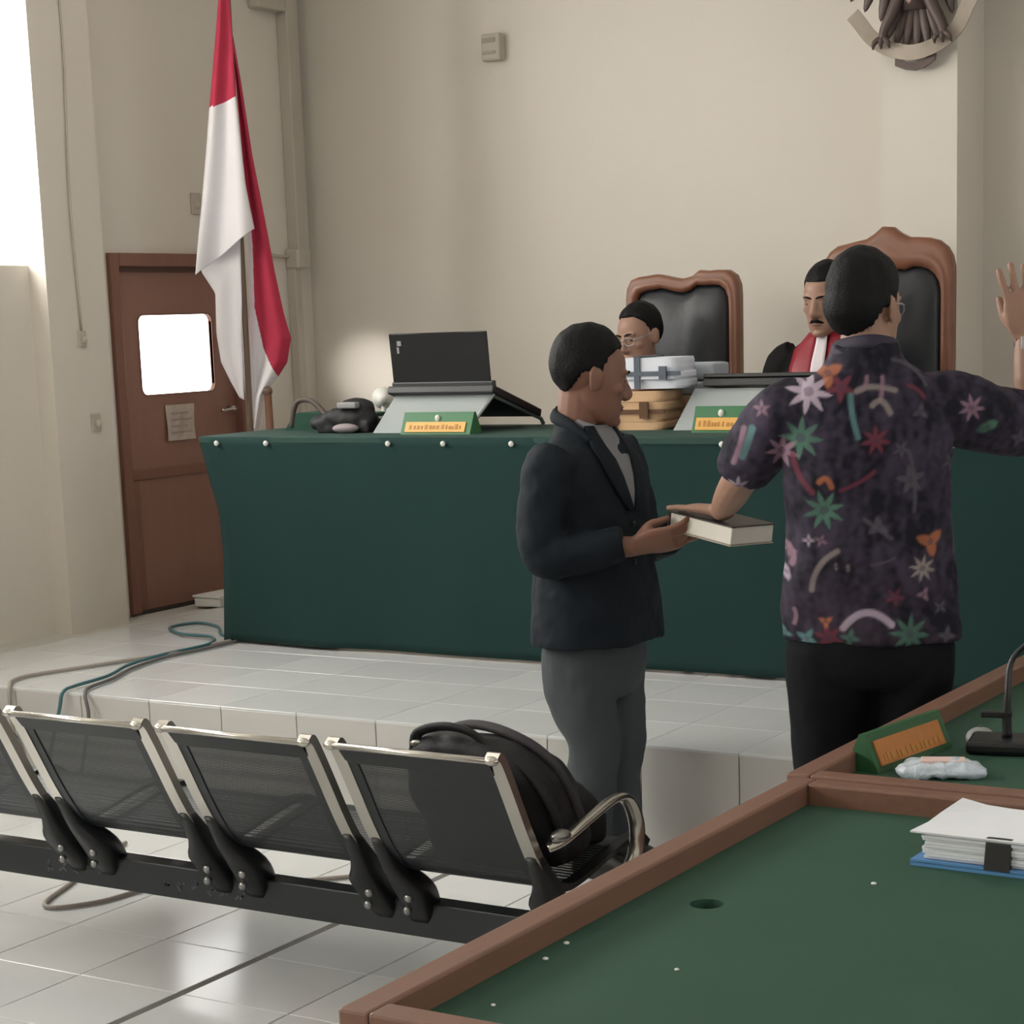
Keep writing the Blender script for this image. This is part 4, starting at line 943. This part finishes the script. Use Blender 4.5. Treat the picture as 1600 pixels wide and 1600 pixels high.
for s in (-1, 1):
    a = [.05, .052, .05, .043, .032, .02, .002]; c = [.07, .085, .1, .105, .095, .07, .03]
    front_strip(zs, [s*v for v in a], [s*v for v in c], .01, M_jacket, 'lapel', p1, jprof)
    front_strip([.86, .84, .82], [s*.1]*3, [s*.17]*3, .008, M_jacket, 'pocket_flap', p1, jprof)
for z in (1.06, .95):
    bm = bmesh.new(); ell(bm, (.012, jprof(z)[1]+jprof(z)[2]+.007, z), (.009, .004, .009), seg=10, ring=6); finish('button', bm, M_blackp, p1, smooth=True)
bm = bmesh.new(); limb(bm, [(-.045, .045, 1.335), (-.062, .0, 1.352), (0, -.075, 1.375), (.062, .0, 1.352), (.045, .045, 1.335)], [(.008, .012)]*5, k=5, seg=8); finish('shirt_collar', bm, M_shirt, p1, smooth=True)
bm = bmesh.new(); limb(bm, [(-.085, .055, 1.30), (-.085, -.01, 1.345), (-.058, -.085, 1.372), (0, -.105, 1.38), (.058, -.085, 1.372), (.085, -.01, 1.345), (.085, .055, 1.30)], [(.008, .012), (.009, .017), (.01, .02), (.01, .02), (.01, .02), (.009, .017), (.008, .012)], k=5, seg=10); finish('jacket_collar', bm, M_jacket, p1, smooth=True)
# trousers and shoes
bm = bmesh.new()
loft(bm, [(0, 0, .78, .18, .125), (0, -.005, .68, .19, .135), (0, -.008, .6, .18, .13), (0, -.005, .55, .15, .11)], k=3)
for A in (RL, LL):
    x = A[0][0]; s = math.copysign(1, x)
    limb(bm, [(x*.95, -.01, .66), (x*1.0, -.005, .55), (A[1][0], A[1][1], .42), (A[1][0], A[1][1]*.5, .28), (A[2][0], A[2][1], .12), (A[2][0], A[2][1], .055)], [(.1, .115), (.092, .105), (.078, .086), (.07, .078), (.062, .07), (.062, .072)], k=4, seg=22, up=(0, 1, 0))
me = remesh(bm, .007, 5); wrinkle(me, .008, 9, 7.7); link('trousers', me, M_trouser, p1, smooth=True)
for A in (RL, LL):
    bm = bmesh.new(); x, y = A[2][0], A[2][1]
    loft(bm, [(x, y+.06, 0, .044, .13, 0, 2.5), (x, y+.06, .03, .046, .132, 0, 2.5), (x, y+.045, .055, .042, .11, 0, 2.4), (x, y+.01, .085, .036, .06, 0, 2.2), (x, y, .11, .034, .045, 0, 2)], k=3, seg=24); finish('shoe', bm, M_shoe, p1, smooth=True)

# ---- the book --------------------------------------------------------------
bk = thing('book', 'thick book with white page edges held between the two standing men', 'book', (-2.482, 5.09, 1.06))
bk.rotation_euler = (-.03, .12, -.36)
bm = bmesh.new(); box(bm, -.125, .125, -.08, .08, -.024, .024, bev=.003); finish('page_block', bm, mat('page_edges', (226, 222, 212), .8, var=.04, scale=60), bk)
finish('cover', nb((-.13, .127, -.083, .083, .024, .028), bev=.001), mat('dark_cover', (52, 44, 40), .5), bk)
finish('cover', nb((-.13, .127, -.083, .083, -.028, -.024), bev=.001), mat('pale_cover', (170, 160, 146), .5), bk)
finish('spine', nb((-.134, -.125, -.083, .083, -.028, .028), bev=.002), mat('dark_cover', (52, 44, 40), .5), bk)

# ---- man in the batik shirt ---------------------------------------------------
tF = (-.45, .89)
bm = bmesh.new(); MH = head_matrix((-.002, .012, 1.648), -.62, -.08)
head(bm, MH, 1.02)
limb(bm, [(-.005, -.03, 1.48), (-.005, -.02, 1.54), (-.003, -.005, 1.6), (0, .0, 1.65)], [(.08, .07), (.066, .064), (.06, .062), (.055, .058)], k=3, up=(0, 1, 0))
loft(bm, [(0, 0, .8, .14, .1), (0, 0, 1.0, .16, .1), (0, 0, 1.2, .17, .1), (0, -.01, 1.4, .17, .09), (0, -.015, 1.49, .1, .06)], k=2)
LA = [(-.175, .0, 1.395), (-.305, .173, 1.232), (-.363, .43, 1.112)]; RA = [(.175, .015, 1.40), (.45, .172, 1.335), (.425, .2, 1.56)]
for A in (LA, RA): limb(bm, [A[0], tuple((Vector(A[0])+Vector(A[1]))/2), A[1], tuple((Vector(A[1])*.45+Vector(A[2])*.55)), A[2]], [.055, .05, .047, .045, .031], k=3)
hand(bm, LA[2], (-.82, .57, .05), (.1, .05, 1), 1, [(.02, .06, .08)]*4, spread=.12, k=1.06)
hand(bm, RA[2], (-.12, .06, 1), (.05, -1, .05), -1, [(.0, .05, .05), (-.02, .05, .05), (.05, .1, .1), (.1, .2, .1)], spread=.17, thumb=(.5, .8, -.35), thumb2=(.15, .95, -.2), k=1.16)
LL = [(-.1, .0, .85), (-.1, .01, .48), (-.095, -.02, .1)]; RL = [(.11, .0, .85), (.1, .01, .48), (.1, -.02, .1)]
for A in (RL, LL): limb(bm, [A[0], A[1], A[2], (A[2][0], A[2][1], .06)], [.085, .055, .04, .036], k=3)
p2 = person_root('person', 'man in a dark floral batik shirt seen from behind, right hand raised', (-1.93, 4.8), tF, bm, M_skin2)
face_parts(p2, MH, 1.02, glasses=M_alum)
hair(p2, MH, M_hair, 1.02, front=.08, side=-.012, nape=-.13, thick=.02, top=.006, seed=4., low=.016)
bm = bmesh.new(); loft(bm, [(RA[2][0]+.003, RA[2][1], 1.535, .034, .027), (RA[2][0]+.002, RA[2][1], 1.56, .034, .027)], seg=24); wt = finish('wristwatch', bm, M_blackp, p2, smooth=True)
bm = bmesh.new(); box(bm, RA[2][0]-.018, RA[2][0]+.02, RA[2][1]-.034, RA[2][1]-.024, 1.53, 1.565, bev=.003); finish('dial', bm, M_alum, wt)
bm = bmesh.new()
loft(bm, [(.01, .0, .822, .228, .145, 0, 2.3), (.008, .0, .9, .224, .145, 0, 2.3), (.004, .0, 1.05, .212, .14, 0, 2.3), (0, .0, 1.2, .208, .135, 0, 2.3), (0, -.005, 1.33, .215, .13, 0, 2.3), (0, -.01, 1.42, .205, .115, 0, 2.2), (0, -.015, 1.472, .168, .1, 0, 2.1), (-.002, -.02, 1.512, .112, .085, 0, 2), (-.004, -.022, 1.565, .078, .076, .1, 2)], k=3, seg=48)
limb(bm, [(-.13, .0, 1.402), (-.2, .015, 1.392), (-.258, .075, 1.32), (-.295, .145, 1.265), (-.302, .16, 1.248)], [.085, .088, .085, .08, .076], k=4, seg=22)
limb(bm, [(.13, .0, 1.402), (.205, .02, 1.396), (.3, .07, 1.365), (.39, .14, 1.345), (.435, .165, 1.345)], [.085, .09, .088, .085, .08], k=4, seg=22)
me = remesh(bm, .0045, 5); wrinkle(me, .011, 6, 2.2); wrinkle(me, .004, 16, 8.2)
motifs = []
def px2(px, py): return ((px-1356)/611, 1.549-(py-545)*.00162)
WH, PK, OR, RD, GR, TE, CR, GY = (182, 166, 182), (142, 112, 128), (170, 104, 72), (108, 50, 64), (76, 112, 98), (92, 130, 132), (140, 130, 126), (84, 80, 88)
for px, py, R_, nn, c, rot in ((1265, 605, 38, 8, WH, .2), (1294, 578, 26, 3, OR, 1.6), (1312, 600, 26, 5, RD, .4), (1252, 675, 36, 8, GR, .1), (1225, 695, 28, 7, PK, .3), (1362, 680, 26, 7, RD, .2), (1285, 785, 34, 8, GR, .5), (1445, 838, 26, 3, OR, 1.4), (1432, 878, 24, 8, CR, .2), (1290, 982, 26, 6, RD, .3), (1286, 957, 14, 3, OR, 1.5), (1412, 978, 34, 8, GR, .1), (1258, 985, 20, 4, TE, .5), (1322, 982, 18, 4, GR, .2), (1390, 920, 18, 5, RD, .2), (1434, 918, 14, 3, PK, 1.), (1158, 757, 22, 7, WH, .3), (1510, 638, 24, 7, PK, .1), (1536, 668, 20, 2, GR, -.4), (1235, 850, 14, 4, PK, .1), (1230, 885, 14, 2, WH, 1.4), (1262, 832, 12, 4, WH, 0.), (1280, 832, 12, 4, PK, .4), (1415, 742, 26, 5, GY, .8), (1400, 695, 16, 5, GY, .2), (1365, 812, 20, 3, GY, .5), (1226, 980, 14, 3, TE, .3), (1470, 985, 18, 4, GY, .2), (1195, 630, 16, 5, PK, .9), (1302, 872, 8, 2, CR, 1.5), (1320, 874, 8, 2, CR, 1.5), (1480, 720, 18, 5, GY, .4), (1460, 940, 14, 4, GY, .7), (1430, 640, 16, 3, GY, .7), (1300, 545, 18, 4, GY, .2), (1590, 690, 18, 4, GY, .3)):
    motifs.append(('s', *px2(px, py), R_/611, nn, c, rot))
for x0, y0, x1, y1, x2, y2, wd, c in ((1326, 612, 1325, 640, 1336, 675, 5, TE), (1335, 606, 1350, 594, 1392, 606, 5, CR), (1342, 605, 1350, 600, 1350, 585, 4, PK), (1370, 620, 1374, 600, 1373, 586, 4, PK), (1358, 628, 1372, 610, 1384, 640, 5, CR), (1240, 700, 1245, 735, 1268, 758, 5, RD), (1278, 742, 1290, 728, 1296, 750, 5, OR), (1266, 908, 1268, 868, 1304, 848, 5, CR), (1312, 966, 1345, 922, 1384, 962, 6, WH), (1310, 755, 1340, 745, 1360, 728, 4, RD), (1180, 660, 1172, 690, 1165, 705, 6, TE), (1168, 660, 1162, 690, 1152, 715, 5, PK), (1232, 840, 1245, 855, 1238, 870, 5, PK), (1345, 800, 1365, 815, 1385, 830, 4, GY), (1412, 700, 1425, 740, 1420, 790, 4, GY), (1355, 870, 1375, 868, 1390, 860, 3, GY), (1390, 560, 1430, 570, 1440, 600, 4, GY), (1412, 600, 1428, 604, 1436, 618, 4, RD), (1485, 800, 1490, 830, 1486, 860, 4, GY), (1240, 940, 1245, 950, 1240, 962, 4, PK)):
    pa, pb, pc = px2(x0, y0), px2(x1, y1), px2(x2, y2)
    motifs.append(('c', [tuple((1-t)**2*a+2*t*(1-t)*b+t*t*c2 for a, b, c2 in zip(pa, pb, pc)) for t in [i/24 for i in range(25)]], wd/611, c))
grid = {}
CELL = .06
for mi, q in enumerate(motifs):
    if q[0] == 's': bx = (q[1]-q[3], q[1]+q[3], q[2]-q[3], q[2]+q[3])
    else: xs_ = [p[0] for p in q[1]]; zs_ = [p[1] for p in q[1]]; bx = (min(xs_)-q[2], max(xs_)+q[2], min(zs_)-q[2], max(zs_)+q[2])
    for i in range(math.floor(bx[0]/CELL), math.floor(bx[1]/CELL)+1):
        for j in range(math.floor(bx[2]/CELL), math.floor(bx[3]/CELL)+1): grid.setdefault((i, j), []).append(mi)
at = me.color_attributes.new('print', 'FLOAT_COLOR', 'POINT')
cA, cB, cC = Vector(lin((22, 20, 32))), Vector(lin((66, 58, 76))), Vector(lin((58, 48, 56)))
buf = []
for v in me.vertices:
    x, z = v.co.x, v.co.z
    if v.normal.y > .15: x, z = -x*.97+.05, z+.03
    q = Vector((x*9, z*9, v.co.y*4)); f = max(0, min(1, .42+.9*noise.noise(q)+.7*noise.noise(Vector((x*46, z*20, v.co.y*9)))+.5*noise.noise(q*7)))
    f2 = max(0, min(1, (1.1-z)*2.2)); c = cA.lerp(cB.lerp(cC, f2), f*.85)
    for mi in grid.get((math.floor(x/CELL), math.floor(z/CELL)), ()):
        mq = motifs[mi]
        if mq[0] == 's':
            dx, dz = x-mq[1], z-mq[2]; r = math.hypot(dx, dz); a = math.atan2(dz, dx)+mq[6]
            lim = mq[3]*(.45+.55*(1-abs(math.sin(mq[4]*a/2)))**.8)
            w_ = max(0, min(1, (lim-r)/.009))*(.8+.25*noise.noise(q*1.7))
            if w_ > 0:
                c = c.lerp(Vector(lin(mq[5])), w_)
                if r < mq[3]*.2: c = c.lerp(cB, .5)
        else:
            d = min(math.hypot(x-p[0], z-p[1]) for p in mq[1]); w_ = max(0, min(1, (mq[2]*1.15-d)/.005))*.75
            if w_ > 0: c = c.lerp(Vector(lin(mq[3])), w_)
    buf += [c.x, c.y, c.z, 1]
at.data.foreach_set('color', buf)
link('batik_shirt', me, M_shirtprint, p2, smooth=True)
bm = bmesh.new(); limb(bm, [(-.06, .06, 1.525), (-.078, -.01, 1.555), (-.004, -.099, 1.57), (.072, -.01, 1.555), (.054, .06, 1.525)], [(.010, .018)]*5, k=6, seg=10, up=(0, 0, 1)); finish('collar', bm, mat('dark_purple_cotton', (46, 42, 58), .8, var=.4, scale=40), p2, smooth=True)
bm = bmesh.new()
loft(bm, [(.005, 0, .93, .2, .13), (.005, -.005, .83, .212, .14), (.005, -.01, .75, .205, .14), (.005, -.005, .7, .18, .12)], k=3)
for A in (RL, LL):
    x = A[0][0]
    limb(bm, [(x, -.005, .8), (x, -.005, .7), (A[1][0], A[1][1], .48), (A[1][0], A[1][1]*.5, .3), (A[2][0], A[2][1], .12), (A[2][0], A[2][1], .055)], [(.112, .125), (.108, .12), (.092, .098), (.084, .088), (.074, .08), (.074, .082)], k=4, seg=22, up=(0, 1, 0))
me = remesh(bm, .008, 5); wrinkle(me, .006, 8, 1.7); link('trousers', me, M_blackcl, p2, smooth=True)
for A in (RL, LL):
    bm = bmesh.new(); x, y = A[2][0], A[2][1]
    loft(bm, [(x, y+.06, 0, .046, .135, 0, 2.5), (x, y+.06, .03, .048, .137, 0, 2.5), (x, y+.045, .055, .044, .115, 0, 2.4), (x, y+.01, .085, .038, .062, 0, 2.2), (x, y, .11, .036, .046, 0, 2)], k=3, seg=24); finish('shoe', bm, M_shoe, p2, smooth=True)

# ---- the two seated judges ------------------------------------------------------
def judge(base, label, hz, yaw, pitch, lapel, skin, roll=0., moustache=False, glasses=None, hk=1., front=.085):
    """seated, facing the hall; local origin on the platform below the head"""
    sz = .47; sh = hz-.205
    bm = bmesh.new(); MH = head_matrix((0, .02, hz), yaw, pitch, roll); head(bm, MH, hk)
    limb(bm, [(0, -.03, sh), (0, -.02, sh+.06), (0, -.005, sh+.12), (0, .0, sh+.16)], [(.08, .065), (.062, .06), (.057, .06), (.05, .055)], k=3, up=(0, 1, 0))
    loft(bm, [(0, -.02, sz+.05, .15, .11), (0, -.02, sz+.3, .16, .1), (0, -.03, sh-.05, .17, .09), (0, -.03, sh+.04, .1, .06)], k=2)
    LA = [(-.17, -.02, sh-.03), (-.185, .0, sh-.3), (-.1, .22, sz+.23)]; RA = [(.17, -.02, sh-.03), (.185, .0, sh-.3), (.1, .22, sz+.23)]
    for A in (LA, RA): limb(bm, [A[0], A[1], A[2]], [.05, .042, .028], k=5)
    for s, A in ((1, LA), (-1, RA)): hand(bm, A[2], (s*.5, .85, -.05), (0, .05, 1), s, [(.05, .15, .15)]*4)
    for s in (-1, 1): limb(bm, [(s*.09, 0, sz+.08), (s*.1, .4, sz+.09), (s*.1, .42, .1), (s*.1, .42, .05)], [.085, .06, .045, .04], k=3)
    o = person_root('person', label, base, (0, -1), bm, skin, .006); o.location.z = DZ
    face_parts(o, MH, hk, moustache=moustache, glasses=glasses)
    hair(o, MH, M_hair, hk, front=front, side=.0, nape=-.08, thick=.014, top=.006, seed=hz*9)
    bm = bmesh.new()
    loft(bm, [(0, 0, sz+.04, .24, .17), (0, -.01, sz+.2, .22, .15), (0, -.015, sh-.15, .225, .14), (0, -.025, sh-.02, .205, .115), (0, -.03, sh+.035, .14, .09), (0, -.03, sh+.075, .085, .075)], k=3, seg=40)
    for A in (LA, RA):
        s = math.copysign(1, A[0][0]); e = Vector(A[1]).lerp(Vector(A[2]), .75)
        limb(bm, [(s*.14, -.02, sh-.02), (s*.2, -.01, sh-.08), A[1], tuple(Vector(A[1]).lerp(Vector(A[2]), .4)+Vector((0, 0, .02))), tuple(e+Vector((0, 0, .02)))], [.085, .085, .06, .06, .06], k=4, seg=18)
    for s in (-1, 1): limb(bm, [(s*.09, 0, sz+.1), (s*.1, .36, sz+.1), (s*.1, .44, sz-.02), (s*.1, .43, .12)], [.11, .1, .1, .1], k=3, seg=18)
    me = remesh(bm, .009, 4); wrinkle(me, .008, 7, hz*5); link('robe', me, M_robe, o, smooth=True)
    def rp(z):
        Tq = [(sz+.04, .24, .17, 0), (sz+.2, .22, .15, -.01), (sh-.15, .225, .14, -.015), (sh-.02, .205, .115, -.025), (sh+.035, .14, .09, -.03), (sh+.075, .085, .075, -.03), (sh+.2, .08, .07, -.03)]
        for a, b_ in zip(Tq, Tq[1:]):
            if a[0] <= z <= b_[0]:
                f = (z-a[0])/(b_[0]-a[0]); return tuple(a[i]+(b_[i]-a[i])*f for i in (1, 2, 3))
        return Tq[-1][1:]
    zz = [sh+.085, sh+.06, sh+.02, sh-.05, sh-.14, sh-.24]
    for s in (-1, 1): front_strip(zz, [s*.025]*6, [s*.07, s*.1, s*.125, s*.13, s*.125, s*.12], .012, lapel, 'red_lapel' if lapel == M_red else 'lapel', o, rp)
    front_strip([sh+.085, sh+.04, sh-.03, sh-.12], [-.02, -.022, -.026, -.03], [.02, .022, .026, .03], .022, M_jabot, 'jabot', o, rp)
    for s in (-1, 1):
        bm = bmesh.new(); loft(bm, [(s*.1, .47, 0, .045, .13, 0, 2.5), (s*.1, .47, .05, .045, .12, 0, 2.5), (s*.1, .43, .1, .035, .05, 0, 2)], k=3, seg=20); finish('shoe', bm, M_shoe, o, smooth=True)
    return o
judge((-3.985, 7.46), 'bespectacled judge with black hair seated behind the tied file bundles', 1.215, -.28, -.22, M_red, M_skin2, roll=.05, glasses=M_alum)
judge((-3.135, 7.41), 'moustached judge in black robe with red lapels seated in the tall chair', 1.335, -.1, -.2, M_red, M_skin2, moustache=True, hk=1.05, front=.07)
